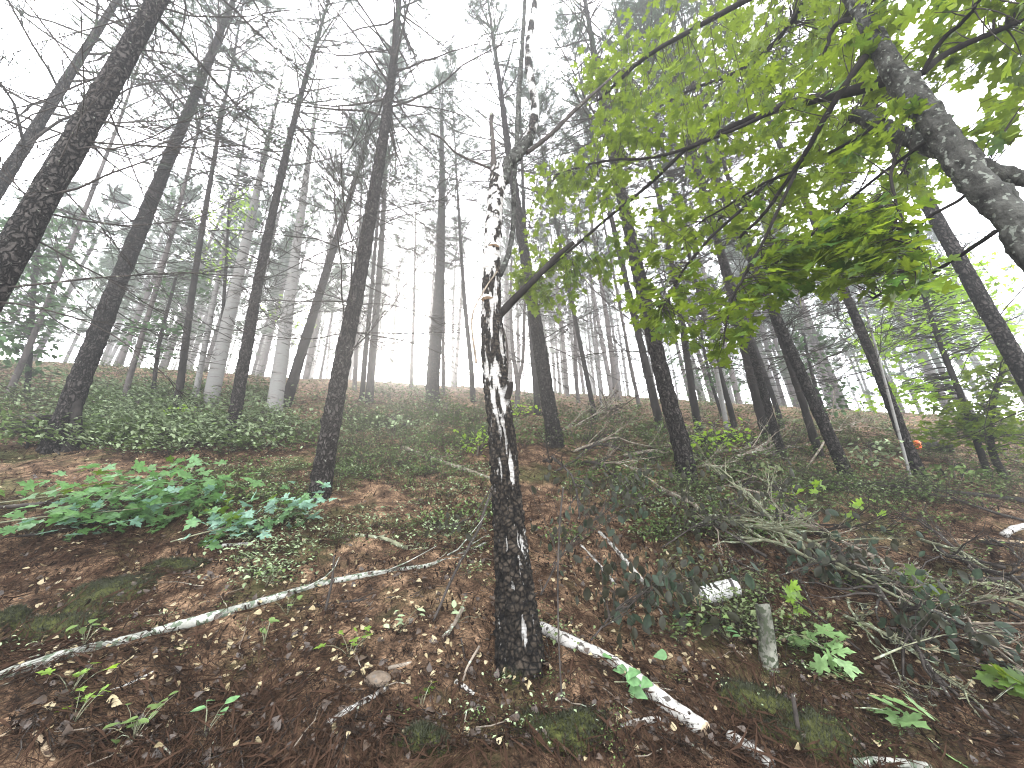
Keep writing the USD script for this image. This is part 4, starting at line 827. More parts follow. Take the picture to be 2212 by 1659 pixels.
stick('bark_piece', [(984, 1476, 13), (1004, 1490, 12), (1024, 1504, 9)], 'log_white', 'small white and black birch piece in front of the birch foot', 'stick', seed=9, rough=0.35)
stick('dead_branch', [(1062, 1118, 6, .25), (1030, 1190, 6, .18), (985, 1270, 6, .10), (935, 1352, 5, .02)], 'dead_twig', 'slanting grey branch leaning down left from the birch trunk', 'branch', seed=10, twigs=3, crooked=0.003)
stick('dead_branch', [(1000, 1335, 8, .05), (962, 1380, 9, .03), (905, 1418, 10), (838, 1446, 8)], 'grey_stick', 'crooked pale branch left of the birch foot pointing at the stone', 'branch', seed=11, crooked=0.004)
stick('dead_branch', [(768, 1158, 9), (830, 1166, 9), (885, 1188, 8), (925, 1186, 7)], 'green_stick', 'lichen covered bent branch above the long birch pole', 'branch', seed=12, twigs=4)
stick('dead_branch', [(870, 968, 9), (940, 995, 10), (1010, 1018, 9), (1062, 1036, 7)], 'grey_stick', 'brown dead branch lying left of the birch at mid height', 'branch', seed=13, twigs=8)
stick('dead_branch', [(250, 1022, 4), (330, 1034, 4), (405, 1042, 5)], 'grey_stick', 'thin brown branch on bare needles between the left pines', 'branch', seed=14)
stick('dead_branch', [(428, 995, 6), (405, 1030, 6), (395, 1060, 6)], 'grey_stick', 'short pale bent branch upright below the slender pine', 'branch', seed=15)
stick('dead_branch', [(1295, 1152, 9), (1340, 1200, 9), (1392, 1262, 8), (1430, 1330, 7)], 'log_white', 'pale thin branch slanting behind the dark wilted leaves', 'branch', seed=16)
stick('dead_branch', [(1255, 1180, 7), (1310, 1240, 7), (1370, 1320, 6)], 'log_white', 'second pale thin branch under the dark wilted leaves', 'branch', seed=17)
stick('broken_stick', [(2040, 1167, 5), (2130, 1168, 5), (2215, 1172, 5)], 'pale_wood', 'thin straight pale stick at the right edge', 'stick', seed=18, rough=0.1)
stick('broken_stick', [(2168, 1160, 14), (2190, 1146, 14), (2225, 1138, 14)], 'log_white', 'stubby white branch end at the right edge', 'stick', seed=19)
stick('fallen_log', [(2020, 1064, 14), (2110, 1074, 15), (2230, 1088, 16)], 'dark_bark', 'dark thin log lying across the right edge behind the brush', 'log', seed=20)
t = stick('felled_log', [(1980, 972, 21), (2025, 974, 21), (2066, 978, 20)], 'dark_bark', 'dark felled log with orange painted end near the leaning pine', 'log', k=18, seed=21, lift=0.06)
Pq, Rq = on_ground([(1980, 972, 21), (2025, 974, 21)], 0.06); dq = unit(Pq[0] - Pq[1])
put('painted_end', tubes((Pq[0] + dq * np.linspace(-0.05, 0.02, 3)[:, None])[None], np.array([[1.04, 1.05, 0.98]]) * Rq[0], 18), 'orange_paint', t)
stick('broken_stick', [(-10, 1604, 12), (30, 1580, 12), (62, 1556, 11)], 'pale_wood', 'tan rotten stick at the left edge near the bottom', 'stick', seed=22)
stick('broken_stick', [(74, 1586, 12), (95, 1618, 13), (116, 1650, 11)], 'pale_wood', 'tan rotten stick standing at the bottom left corner', 'stick', seed=23)
stick('broken_stick', [(1838, 1652, 16), (1920, 1650, 17), (2010, 1660, 15)], 'log_lichen', 'pale lichened stick cut by the bottom edge on the right', 'stick', seed=24)
stick('dead_branch', [(220, 1500, 8), (270, 1484, 8), (345, 1446, 6)], 'log_white', 'pale peeling twig below the long birch pole', 'branch', seed=25)
stick('dead_branch', [(640, 1318, 6), (760, 1300, 6), (860, 1290, 4)], 'dead_twig', 'dark thin branch parallel below the long birch pole', 'branch', seed=26, twigs=3)
stick('dead_branch', [(0, 1165, 6), (130, 1150, 6), (250, 1148, 5)], 'dead_twig', 'dark branch running into the fallen maple leaves on the left', 'branch', seed=27, twigs=4)
stick('dead_branch', [(0, 1098, 9), (100, 1090, 9), (230, 1086, 7)], 'dead_twig', 'dark branches lying at the left edge above the fallen leaves', 'branch', seed=28, twigs=6)
stick('dead_branch', [(440, 1184, 9), (490, 1180, 9), (545, 1176, 8)], 'log_white', 'pale stick showing under the fallen maple leaves', 'branch', seed=29)
stick('dead_branch', [(0, 940, 8, .1), (60, 955, 8, .2), (130, 985, 5)], 'dead_twig', 'dead branch leaning at the left edge by the split pine', 'branch', seed=30, twigs=8)
# small upright stems
def shoot(pts, mat, label, seed=0, twigs=4):
    rng = np.random.default_rng(seed); foot = hit(*pts[-1][:2]); P = np.array([upright(a, b, foot) for a, b, _ in pts]); W = np.array([0.5 * w / F * depth_of(p) for (_, _, w), p in zip(pts, P)])
    c = interp_line(np.column_stack([P, W]), 24); t = Thing('dry_stem', label, 'stem', foot); put('stalk', tubes(c[None, :, :3], c[None, :, 3], 7), mat, t)
    Q, _, _ = sidetwigs(rng, c[None, ::4, :3], twigs, 0.1, 0.2); 
    for q_ in Q: put('side_twig', tubes(q_[None], taper(1, 5, 0.003, 0.0015), 4), mat, t)
shoot([(1217, 1052, 4), (1210, 1120, 4), (1205, 1240, 4), (1207, 1380, 4), (1214, 1520, 4)], 'dead_twig', 'thin bare upright stem just right of the birch', 1, 3)
shoot([(722, 1200, 4), (716, 1260, 5), (700, 1330, 6)], 'dead_twig', 'short dark upright stem crossing the long birch pole', 2)
shoot([(1036, 1395, 5), (1010, 1440, 5), (1000, 1470, 5)], 'grey_stick', 'tiny grey twig standing left of the birch foot', 3, 2)
shoot([(1712, 1500, 8), (1720, 1550, 9), (1728, 1600, 8)], 'dead_twig', 'dark rotten twig standing in moss by the torn birch piece', 4, 1)
# birch stump
foot = hit(1660, 1440); P = np.array([upright(a, b, foot) for a, b in ((1662, 1460), (1660, 1430), (1656, 1370), (1648, 1312))]); R = np.array([20, 17, 15, 14]) / F * depth_of(P)
stt = Thing('birch_stump', 'upright broken lichened birch stump behind the pale maple leaves', 'stump', foot); sm, _, _, _ = trunk_mesh(P, R, ring=0.008, k=32, seed=44, rough=0.06, flare=0.15); vv = sm[0]
vv[:, 2] += np.where(vv[:, 2] > P[-1, 2] - 0.02, 0.05 * (meshkit.noise(vv * 40, 3) - 0.4), 0); put('wood', (vv, sm[1]), 'stump_bark', stt)
# the stone
foot = hit(815, 1478); sp = trimesh.creation.icosphere(4); v = sp.vertices * (1 + 0.28 * (meshkit.fbm(sp.vertices * 1.3 + 5, 3, 8)[:, None] - 0.5)) * [0.062, 0.045, 0.036]
put('stone', (v + foot + [0, 0, 0.02], sp.faces), 'stone_look', label='rounded brown stone at the tip of the white broken stick', cat='stone')

# brush: felled twiggy branches with grey bark heaped on the right
def brush(a, b, w, mat, label, seed, lift=0.12, m=10, group=None):
    rng = np.random.default_rng(1500 + seed); P0, P1 = hit(*a), hit(*b); n = 10; u = np.linspace(0, 1, n)[:, None]
    P = P0 * (1 - u) + P1 * u; L = np.linalg.norm(P1 - P0)
    P[:, 2] = ground(P[:, 0], P[:, 1]) + 0.015 + lift * np.sin(np.pi * np.clip(u[:, 0] * 0.9 + 0.1, 0, 1)) * rng.uniform(0.5, 1.3)
    P += wiggle(rng, 1, n, np.array([0.07 * L]))[0] * [1, 1, 0.4]
    r = 0.5 * w / F * depth_of(P0)
    t = Thing('brushwood', label, 'branch', P0, group); put('stem', tubes(P[None], taper(1, n, r, r * 0.35), 7), mat, t)
    Q, own, ln = sidetwigs(rng, P[None], m, 0.1, 0.42, n=6, lift=0.28, spread_=0.8); Q2, _, _ = sidetwigs(rng, Q, 4, 0.2, 0.5, n=4, lift=0.2); Q3, _, _ = sidetwigs(rng, Q2, 2, 0.2, 0.6, n=4)
    for A_ in (Q, Q2, Q3): A_[..., 2] = np.maximum(A_[..., 2], ground(A_[..., 0], A_[..., 1]) + 0.004)
    for q_ in Q: put('side_branch', tubes(q_[None], taper(1, 6, r * 0.42, 0.002), 5), mat, t)
    put('twigs', cat_([tubes(Q2, taper(len(Q2), 4, 0.0030, 0.0014), 3, False), tubes(Q3, taper(len(Q3), 4, 0.0020, 0.0010), 3, False)]), mat, t, kind='stuff')
    return P, Q, Q2, t
BL = 'bare grey green brushwood branch in the tangled heap on the right'; BG = 'tangled brushwood on the right'
rng = np.random.default_rng(66)
for s in range(26):
    x0 = rng.uniform(1380, 2150); y0 = rng.uniform(1020, 1300) + 0.10 * max(0, x0 - 1500); L = rng.uniform(180, 420); a = math.radians(rng.normal(28, 16))
    if y0 > 1560: y0 = 1540
    x1, y1 = x0 + L * math.cos(a), y0 + L * math.sin(a)
    if rng.random() < 0.3: x0, y0, x1, y1 = x1, y1, x0, y0
    brush((x0, y0), (x1, min(y1, 1620)), rng.uniform(5, 11), ('green_stick', 'dead_twig', 'dead_twig', 'grey_stick', 'dead_twig')[s % 5], BL, s, group=BG)
BL2 = 'bare dark brushwood branch lying around the feet of the middle pines'; BG2 = 'brushwood around the middle pines'
for s in range(18):
    x0 = rng.uniform(1130, 1760); y0 = rng.uniform(960, 1050) + 0.05 * (x0 - 1130); L = rng.uniform(90, 220); a = math.radians(rng.normal(10, 30))
    brush((x0, y0), (x0 + L * math.cos(a), min(y0 + L * math.sin(a), 1200)), rng.uniform(4, 8), ('dead_twig', 'grey_stick')[s % 2], BL2, 60 + s, group=BG2, lift=0.2)
brush((1500, 1142), (1990, 1350), 10, 'green_stick', 'long arching greenish branch over the brush on the right', 90, lift=0.25, m=14)
brush((1690, 1180), (2200, 1440), 9, 'grey_stick', 'long pale branch slanting through the brush to the right edge', 91, lift=0.2, m=14)
brush((1830, 1350), (2212, 1600), 9, 'green_stick', 'slanting branch lowest in the brush at the right edge', 92, lift=0.12, m=12)

# ------------------------------------------------------------------ leafy fallen branches
def spray(label, stem_px, leaf, mat, n, size, seed, lift=0.05, hang=-0.2, rise=0.1, jit=0.05, face=0.7, cat='branch', name='leafy_branch', stuff_after=150, r=0.006, up=0.5, flat=0.5, spread_=0.45, mats=None, mside=8):
    """stem_px: (px, py, height) along the ground; leaves as parts"""
    rng = np.random.default_rng(2000 + seed)
    P = np.array([hit(a, b) + [0, 0, h] for a, b, h in stem_px]); c = interp_line(P, 24); t = Thing(name, label, cat, c[0])
    put('stem', tubes(c[None], taper(1, 24, r, r * 0.4), 7), 'green_stick' if mat != 'wilted_leaf' else 'dead_twig', t)
    Q, _, ln = sidetwigs(rng, c[None, ::3], mside, 0.02, spread_, lift=up)
    Q[..., 2] = np.maximum(Q[..., 2], ground(Q[..., 0], Q[..., 1]) + 0.01)
    for q_ in Q: put('twig', tubes(q_[None], taper(1, 5, r * 0.4, 0.0015), 4), 'dead_twig', t)
    ids = rng.integers(0, len(Q), n); ks = rng.uniform(0.5, 3.99, n); i0 = ks.astype(int); tt_ = (ks - i0)[:, None]
    p = Q[ids, i0] * (1 - tt_) + Q[ids, i0 + 1] * tt_ + rng.normal(0, jit, (n, 3))
    yd = rng.normal(0, 1, (n, 3)); yd[:, 2] = hang + rng.normal(0, 0.25, n); nn = np.column_stack([rng.normal(0, flat, n), rng.normal(0, flat, n) - face, np.ones(n)])
    p[:, 2] = np.maximum(p[:, 2], ground(p[:, 0], p[:, 1]) + 0.03)
    sz = rng.uniform(*size, n)
    for k_ in range(min(n, stuff_after)): put('leaf', place(leaf[0], leaf[1], p[k_:k_ + 1], yd[k_:k_ + 1], nn[k_:k_ + 1], sz[k_:k_ + 1]), (mats or [mat])[k_ % len(mats or [mat])], t)
    if n > stuff_after: put('foliage', place(leaf[0], leaf[1], p[stuff_after:], yd[stuff_after:], nn[stuff_after:], sz[stuff_after:]), mat, t, kind='stuff')
spray('fallen maple branch with fresh green leaves at the left edge', [(-40, 1180, .16), (60, 1175, .2), (200, 1165, .22), (330, 1150, .22), (430, 1120, .16)], MAPLE, 'maple_green', 300, (0.075, 0.135), 1, jit=0.12, spread_=0.6, mats=['maple_green', 'deep_leaf', 'deep_leaf_bluish', 'maple_green'], mside=16, up=0.35)
spray('fallen maple branch with bluish green leaves below the lichen flecked pine', [(360, 1200, .1), (450, 1185, .14), (550, 1160, .14), (650, 1140, .12)], MAPLE, 'deep_leaf', 140, (0.07, 0.125), 2, jit=0.09, spread_=0.55, mats=['deep_leaf_bluish', 'deep_leaf', 'deep_leaf_bluish', 'maple_leaf_dark'], mside=10, up=0.3)
spray('maple leaves at the back of the fallen green branch on the left', [(-40, 1120, .12), (100, 1110, .16), (260, 1090, .18), (420, 1070, .12)], MAPLE, 'maple_green', 120, (0.07, 0.12), 21, jit=0.1, mats=['maple_green', 'deep_leaf', 'maple_leaf_dark'], mside=12, up=0.3)
spray('small maple twig with large pale green leaves beside the stump', [(1690, 1405, .06), (1735, 1420, .12), (1790, 1445, .11), (1830, 1480, .08)], MAPLE, 'pale_leaf', 11, (0.11, 0.17), 3, r=0.004, mside=5, up=0.3, flat=0.6, hang=-0.5, spread_=0.25)
spray('maple twig with yellow green leaves arching above the pale maple twig', [(1690, 1370, .12), (1720, 1350, .16), (1750, 1370, .14)], MAPLE, 'bright_leaf', 9, (0.07, 0.11), 4, r=0.003, mside=4, hang=-0.5, spread_=0.3)
spray('pale maple seedling leaves lying in the lower right foreground', [(1850, 1545, .03), (1910, 1555, .04), (1960, 1580, .03), (2000, 1600, .02)], MAPLE, 'pale_leaf', 7, (0.10, 0.14), 5, r=0.003, mside=4, flat=0.35, spread_=0.25)
spray('maple sprig with bright yellow green leaves above the brush on the right', [(1660, 1165, .15), (1720, 1140, .2), (1780, 1130, .25), (1840, 1135, .2), (1870, 1160, .15)], MAPLE, 'bright_leaf', 30, (0.09, 0.14), 6, r=0.005, mside=8, up=0.3, flat=0.7, hang=-0.4)
spray('maple sprig with green leaves low in the brush at the right', [(1930, 1270, .12), (1990, 1300, .14), (2040, 1330, .10)], MAPLE, 'maple_leaf', 12, (0.09, 0.13), 7, r=0.004, mside=5, flat=0.8, hang=-0.5)
spray('green maple leaves at the lower right edge of the photo', [(2160, 1545, .06), (2200, 1535, .09), (2250, 1520, .1)], MAPLE, 'maple_leaf', 9, (0.10, 0.14), 8, r=0.004, mside=4)
spray('wilted dark leaves hanging on twigs right beside the birch foot', [(1170, 1330, .12), (1240, 1260, .28), (1330, 1200, .38), (1430, 1170, .42)], WILT, 'wilted_leaf', 162, (0.05, 0.085), 9, hang=-1.6, mside=20, jit=0.10, spread_=0.8, up=0.25, flat=0.9, mats=['wilted_leaf', 'wilted_leaf', 'deep_leaf_dull', 'wilted_leaf'])
spray('heap of wilted dark leaves around the short thick birch log', [(1280, 1420, .08), (1360, 1380, .20), (1460, 1360, .24), (1560, 1400, .15)], WILT, 'wilted_leaf', 187, (0.05, 0.085), 10, hang=-1.4, mside=20, jit=0.10, spread_=0.8, up=0.25, flat=0.9, mats=['wilted_leaf', 'deep_leaf_dull', 'wilted_leaf'])
spray('wilted dark leaves on the branch above the stump', [(1440, 1240, .2), (1540, 1210, .32), (1640, 1200, .34), (1760, 1190, .28)], WILT, 'wilted_leaf', 137, (0.05, 0.085), 11, hang=-1.5, mside=20, jit=0.10, spread_=0.8, up=0.2, flat=0.9)
spray('wilted dark leaves spread through the brush at the right', [(1700, 1290, .15), (1820, 1290, .25), (1940, 1330, .25), (2060, 1400, .18)], WILT, 'wilted_leaf', 137, (0.05, 0.085), 12, hang=-1.3, mside=20, jit=0.10, spread_=0.8, up=0.2, flat=0.9, mats=['wilted_leaf', 'deep_leaf_dull'])
spray('wilted dark leaves low at the right edge of the brush', [(1900, 1460, .08), (2000, 1450, .14), (2100, 1440, .16), (2200, 1460, .12)], WILT, 'deep_leaf_dull', 125, (0.05, 0.085), 13, hang=-1.0, mside=16, jit=0.10, spread_=0.8, up=0.2, flat=0.9, mats=['wilted_leaf', 'deep_leaf_dull'])
spray('few wilted brown leaves hanging left of the birch trunk', [(1060, 1130, .34), (1020, 1180, .26), (960, 1200, .22), (930, 1215, .2)], WILT, 'wilted_leaf', 14, (0.05, 0.08), 14, hang=-1.8, mside=7, up=-0.3)
spray('small ivy green leaves fallen on the long white log', [(1330, 1500, .05), (1380, 1505, .06), (1430, 1500, .05)], BIRCHLEAF, 'deep_leaf', 9, (0.06, 0.09), 15, r=0.003, mside=4, spread_=0.3)
# seedlings near the bottom
for k_, (px, py, n_, lab, mt_) in enumerate([(285, 1605, 14, 'seedling with oval pale green leaves in the bottom left foreground', 'herb_leaf'), (155, 1570, 7, 'tiny maple seedling with bright leaves in the bottom left corner', 'bright_leaf'), (150, 1505, 6, 'small bright seedling under the long birch pole at the left', 'bright_leaf'), (440, 1600, 5, 'seedling with two dull green leaves at the bottom left of centre', 'deep_leaf'),
     (575, 1270, 12, 'low seedling in front of the long birch pole at its middle', 'herb_leaf'), (570, 1395, 6, 'tiny seedling below the long birch pole', 'herb_leaf'), (755, 1420, 6, 'bright leaf pair left of the stone', 'bright_leaf'), (865, 1370, 8, 'tiny pale seedling left of the birch foot', 'herb_pale'), (990, 1345, 9, 'fine leaved sprig beside the birch foot', 'herb_pale'), (910, 1535, 4, 'single green seedling right of the white broken stick', 'maple_leaf'),
     (1475, 1370, 6, 'green leaf sprig under the wilted leaves', 'deep_leaf'), (1575, 1390, 7, 'green rosette by the stump', 'deep_leaf'), (180, 1400, 6, 'pale seedling leaf above the long birch pole', 'herb_leaf'), (620, 1330, 7, 'small leaf cluster just under the long birch pole', 'herb_leaf'), (780, 1405, 5, 'yellowish seedling near the stone', 'bright_leaf')]):
    rng = np.random.default_rng(3000 + k_); f_ = hit(px, py); t = Thing('seedling', lab, 'seedling', f_)
    top = f_ + rng.normal(0, 0.02, (n_, 3)) * [1, 1, 0] + np.column_stack([rng.normal(0, 0.05, n_), rng.normal(0, 0.05, n_), rng.uniform(0.04, 0.13, n_)])
    u = np.linspace(0, 1, 4)[None, :, None]; put('stem', tubes(f_[None, None] * (1 - u) + top[:, None] * u + [0, 0, 0.02] * np.sin(u * 3.14), taper(n_, 4, 0.0018, 0.001), 3), 'green_stick', t)
    lf = MAPLE if mt_ in ('bright_leaf', 'maple_leaf') else OVAL
    for q_ in range(n_):
        yd = unit(rng.normal(0, 1, (1, 3)) * [1, 1, 0.2]); put('leaf', place(lf[0], lf[1], top[q_:q_ + 1], yd, np.array([[rng.normal(0, 0.25), -0.3, 1.0]]), np.array([rng.uniform(0.03, 0.06)])), mt_, t)

# ------------------------------------------------------------------ ground cover
rng = np.random.default_rng(77)
def visible_ground(rng, n, px, py, jitter=0.0):
    """random ground points below random pixels of a box of the photo"""
    out = []
    d = ray(rng.uniform(*px, n), rng.uniform(*py, n))
    t = np.concatenate([np.arange(0.9, 8, 0.04), np.arange(8, 34, 0.2)])
    for s in range(0, n, 400):
        p = t[None, :, None] * d[s:s + 400, None]; b = p[..., 2] < ground(p[..., 0], p[..., 1], False); i = b.argmax(1); ok = b.any(1)
        out.append(p[np.arange(len(i)), i][ok])
    return np.vstack(out)
# pine needles, lying on the ground in the near field
N = 210000
yy = 0.9 + 9.5 * rng.random(N) ** 1.55; xx = rng.uniform(-1.5, 1.5, N) * (yy + 0.5)
cl = meshkit.noise(np.stack([xx * 1.6, yy * 1.6, 0 * xx], -1), 61); keep = rng.random(N) < np.clip(-0.1 + 1.5 * cl, 0.08, 1); xx, yy = xx[keep], yy[keep]; N = len(xx)
flow = meshkit.noise(np.stack([xx * 1.1, yy * 1.1, 0 * xx + 4], -1), 62) * 7 + rng.normal(0, 0.75, N); big_ = rng.random(N) < 0.17; L = rng.uniform(0.05, 0.15, N) * (1 + 0.5 * big_); wd = rng.uniform(0.0010, 0.0024, N) * (1 + 0.9 * big_) * (1 + 0.12 * yy)
dx, dy = np.cos(flow), np.sin(flow); hh_ = rng.uniform(0.002, 0.030, N) + 0.012 * big_; ti = rng.normal(0, 0.14, N)
x0, y0, x1, y1 = xx - dx * L / 2, yy - dy * L / 2, xx + dx * L / 2, yy + dy * L / 2; xm, ym = xx - dy * rng.normal(0, 0.007, N), yy + dx * rng.normal(0, 0.007, N)
z0, z1, zm = ground(x0, y0) + hh_ - ti * L / 2, ground(x1, y1) + hh_ + ti * L / 2, ground(xm, ym) + hh_ + 0.004
a, m_, b = np.stack([x0, y0, z0], -1), np.stack([xm, ym, zm], -1), np.stack([x1, y1, z1], -1); sd = np.stack([-dy, dx, rng.normal(0, 0.5, N)], -1) * wd[:, None]
V = np.stack([a, m_ - sd, m_ + sd, b], 1).reshape(-1, 3); Fq = (np.array([[0, 1, 2], [1, 3, 2]])[None] + (np.arange(N) * 4)[:, None, None]).reshape(-1, 3)
put('needle_litter', (V, Fq), 'needle_litter', kind='stuff', smooth=False, label='brown fallen pine needles covering the near slope', cat='needle litter')

# fallen leaves: the ones that show largest are things, the rest lie as litter
def leaf_on(p, s, rng, leaf):
    nn = normal(p[:, 0], p[:, 1]) + rng.normal(0, 0.5, p.shape); yd = rng.normal(0, 1, p.shape); yd -= (yd * unit(nn)).sum(1, keepdims=True) * unit(nn)
    q_ = p.copy(); q_[:, 2] = ground(p[:, 0], p[:, 1]) + 0.022
    return place(leaf[0], leaf[1], q_, yd, nn, s)
pl = visible_ground(rng, 400, (0, 2212), (1230, 1659)); pl = pl[rng.permutation(len(pl))]
for k_ in range(170):
    put('fallen_leaf', leaf_on(pl[k_:k_ + 1], np.array([rng.uniform(0.018, 0.046)]), rng, BIRCHLEAF), 'dry_leaf', label='small pale yellow birch leaf fallen on the brown needles', cat='leaf', group='pale fallen birch leaves in the foreground')
for k_ in range(170, 250):
    put('fallen_leaf', leaf_on(pl[k_:k_ + 1], np.array([rng.uniform(0.02, 0.05)]), rng, BIRCHLEAF), 'brown_leaf', label='dull brown dry leaf fallen on the needles', cat='leaf', group='brown fallen leaves in the foreground')
p2 = visible_ground(rng, 2600, (0, 2212), (1000, 1659))
put('leaf_litter', leaf_on(p2, rng.uniform(0.012, 0.045, len(p2)), rng, BIRCHLEAF), 'brown_leaf', kind='stuff', label='brown leaf litter scattered between the needles', cat='leaf litter')
p3 = visible_ground(rng, 1500, (0, 2212), (960, 1500))
put('leaf_litter', leaf_on(p3, rng.uniform(0.012, 0.04, len(p3)), rng, BIRCHLEAF), 'dry_leaf', kind='stuff', label='pale yellow leaf litter scattered up the slope', cat='leaf litter')
# short twigs
for k_, p in enumerate(visible_ground(rng, 90, (0, 2212), (1150, 1640))):
    L = rng.uniform(0.08, 0.35); a_2 = rng.uniform(0, 2 * np.pi); u = np.linspace(-0.5, 0.5, 6); P = np.stack([p[0] + L * u * math.cos(a_2), p[1] + L * u * math.sin(a_2), 0 * u], -1) + wiggle(rng, 1, 6, np.array([L * 0.1]))[0] * [1, 1, 0]
    P[:, 2] = ground(P[:, 0], P[:, 1]) + 0.018
    put('fallen_twig', tubes(P[None], taper(1, 6, rng.uniform(0.002, 0.005), 0.0015), 5), ('dead_twig', 'grey_stick', 'grey_stick')[k_ % 3], label='short thin dead twig lying on the needle litter', cat='twig', group='short twigs on the near slope')

# bits of bark, torn leaf and cone scale, and twiglets, strewn everywhere
def bits(n, px, py, lo, hi, mat, label, seed):
    rng = np.random.default_rng(seed); p = visible_ground(rng, n, px, py); n = len(p); s_ = rng.uniform(lo, hi, n) * (0.8 + 0.07 * p[:, 1])
    k = 6; a = np.linspace(0, 2 * np.pi, k, endpoint=False)[None] + rng.uniform(-0.35, 0.35, (n, k)); r_ = rng.uniform(0.45, 1.0, (n, k)) * s_[:, None]; el_ = rng.uniform(0.3, 0.9, n)[:, None]; th = rng.uniform(0, 6.3, n)[:, None]
    lx, ly = r_ * np.cos(a), r_ * np.sin(a) * el_; X_, Y_ = lx * np.cos(th) - ly * np.sin(th), lx * np.sin(th) + ly * np.cos(th); nn = normal(p[:, 0], p[:, 1]) + rng.normal(0, 0.45, p.shape)
    base = np.stack([p[:, 0], p[:, 1], ground(p[:, 0], p[:, 1]) + rng.uniform(0.008, 0.034, n)], -1); curl = rng.normal(0, 0.35, (n, 1))
    zz = -(nn[:, :1] * X_ + nn[:, 1:2] * Y_) / np.maximum(nn[:, 2:], 0.4) + curl * np.abs(lx)
    V = np.concatenate([base[:, None], base[:, None] + np.stack([X_, Y_, zz], -1)], 1); f = np.array([[0, 1 + i, 1 + (i + 1) % k] for i in range(k)])
    put('litter_bits', (V.reshape(-1, 3), (f[None] + (np.arange(n) * (k + 1))[:, None, None]).reshape(-1, 3)), mat, kind='stuff', smooth=False, label=label, cat='litter')
bits(9000, (0, 2212), (1130, 1659), 0.005, 0.017, 'bit_mix', 'small bits of bark and torn leaf strewn on the near ground', 701)
bits(7000, (0, 2212), (960, 1250), 0.006, 0.020, 'bit_mix', 'small bits of bark and torn leaf strewn up the slope', 702)
rng = np.random.default_rng(703); tp = visible_ground(rng, 4200, (0, 2212), (980, 1659)); n = len(tp); L = rng.uniform(0.03, 0.16, n); a_2 = np.where(rng.random(n) < 0.6, rng.normal(-0.2, 0.5, n), rng.uniform(0, 6.3, n)); u = np.linspace(-0.5, 0.5, 4)
P = np.stack([tp[:, :1] + L[:, None] * u * np.cos(a_2)[:, None], tp[:, 1:2] + L[:, None] * u * np.sin(a_2)[:, None], 0 * u[None] + 0 * L[:, None]], -1) + wiggle(rng, n, 4, L * 0.10) * [1, 1, 0]
P[..., 2] = ground(P[..., 0], P[..., 1]) + rng.uniform(0.010, 0.04, n)[:, None] + rng.normal(0, 0.10, n)[:, None] * u[None] * L[:, None]
put('twig_litter', tubes(P, taper(n, 4, rng.uniform(0.0008, 0.0026, n) * (0.8 + 0.06 * tp[:, 1]), 0.0008), 3, False), 'twig_mix', kind='stuff', label='fine dead twiglets strewn over the whole slope', cat='litter')
# moss mounds
def moss(px, py, rx, ry, label, seed):
    rng = np.random.default_rng(seed); c = hit(px, py); e = hit(px + rx, py); g_ = hit(px, py - ry); ra = np.linalg.norm((e - c)[:2]); rb = np.linalg.norm((g_ - c)[:2]); ra, rb = max(ra, 0.05), max(min(rb, 0.5), 0.05)
    s = np.linspace(0, 1, 14); an = np.linspace(0, 2 * np.pi, 36, endpoint=False); edge = 0.75 + 0.5 * meshkit.noise(np.stack([np.cos(an) * 1.8, np.sin(an) * 1.8, 0 * an + seed], -1))
    xs = c[0] + ra * s[:, None] * (np.cos(an) * edge)[None]; ys = c[1] + rb * s[:, None] * (np.sin(an) * edge)[None]
    hgt = 0.05 * (1 - s[:, None] ** 2) * (0.5 + meshkit.fbm(np.stack([xs * 9, ys * 9, 0 * xs], -1), 3, seed)) - 0.006
    v = np.stack([xs, ys, ground(xs, ys) + hgt], -1).reshape(-1, 3); i, j = np.meshgrid(np.arange(13), np.arange(36), indexing='ij'); q = np.stack([i * 36 + j, (i + 1) * 36 + j, (i + 1) * 36 + (j + 1) % 36, i * 36 + (j + 1) % 36], -1).reshape(-1, 4)
    t = Thing('moss_mound', label, 'moss', c); put('cushion', (v, np.vstack([q[:, [0, 1, 2]], q[:, [0, 2, 3]]])), 'moss_base', t)
    n = int(min(9000, 26000 * ra * rb + 900)); rr = np.sqrt(rng.random(n)); a = rng.uniform(0, 2 * np.pi, n); ed = 0.75 + 0.5 * meshkit.noise(np.stack([np.cos(a) * 1.8, np.sin(a) * 1.8, 0 * a + seed], -1))
    x, y = c[0] + ra * rr * ed * np.cos(a), c[1] + rb * rr * ed * np.sin(a); z = ground(x, y) + 0.05 * (1 - rr ** 2) * (0.5 + meshkit.fbm(np.stack([x * 9, y * 9, 0 * x], -1), 3, seed)) - 0.006
    d = unit(np.column_stack([rng.normal(0, 0.7, n), rng.normal(0, 0.7, n), np.ones(n)])); w = unit(np.cross(d, rng.normal(0, 1, (n, 3)))) * 0.0022; o = np.stack([x, y, z], -1)
    put('blades', (np.stack([o - w, o + w, o + d * rng.uniform(0.010, 0.036, (n, 1))], 1).reshape(-1, 3), np.arange(3 * n).reshape(-1, 3)), 'moss_blade', t, smooth=False, kind='stuff')
moss(235, 1278, 90, 26, 'green moss mound on the needles left above the long birch pole', 1)
moss(130, 1362, 100, 20, 'dark moss mound just above the long birch pole at the left', 2)
moss(1112, 1462, 36, 24, 'small bright moss mound right at the birch foot', 3)
moss(1230, 1590, 120, 60, 'broad moss patch at the bottom right of the birch foot', 4)
moss(1640, 1530, 100, 40, 'moss mound with dead needles by the torn birch piece', 5)
moss(1760, 1590, 110, 50, 'thick moss mound in the lower right foreground', 6)
moss(920, 1610, 70, 28, 'thin moss patch at the bottom edge left of centre', 7)
moss(30, 1340, 40, 14, 'small dark moss mound at the left edge', 8)
moss(380, 1228, 60, 14, 'low moss mound below the fallen maple branch', 9)

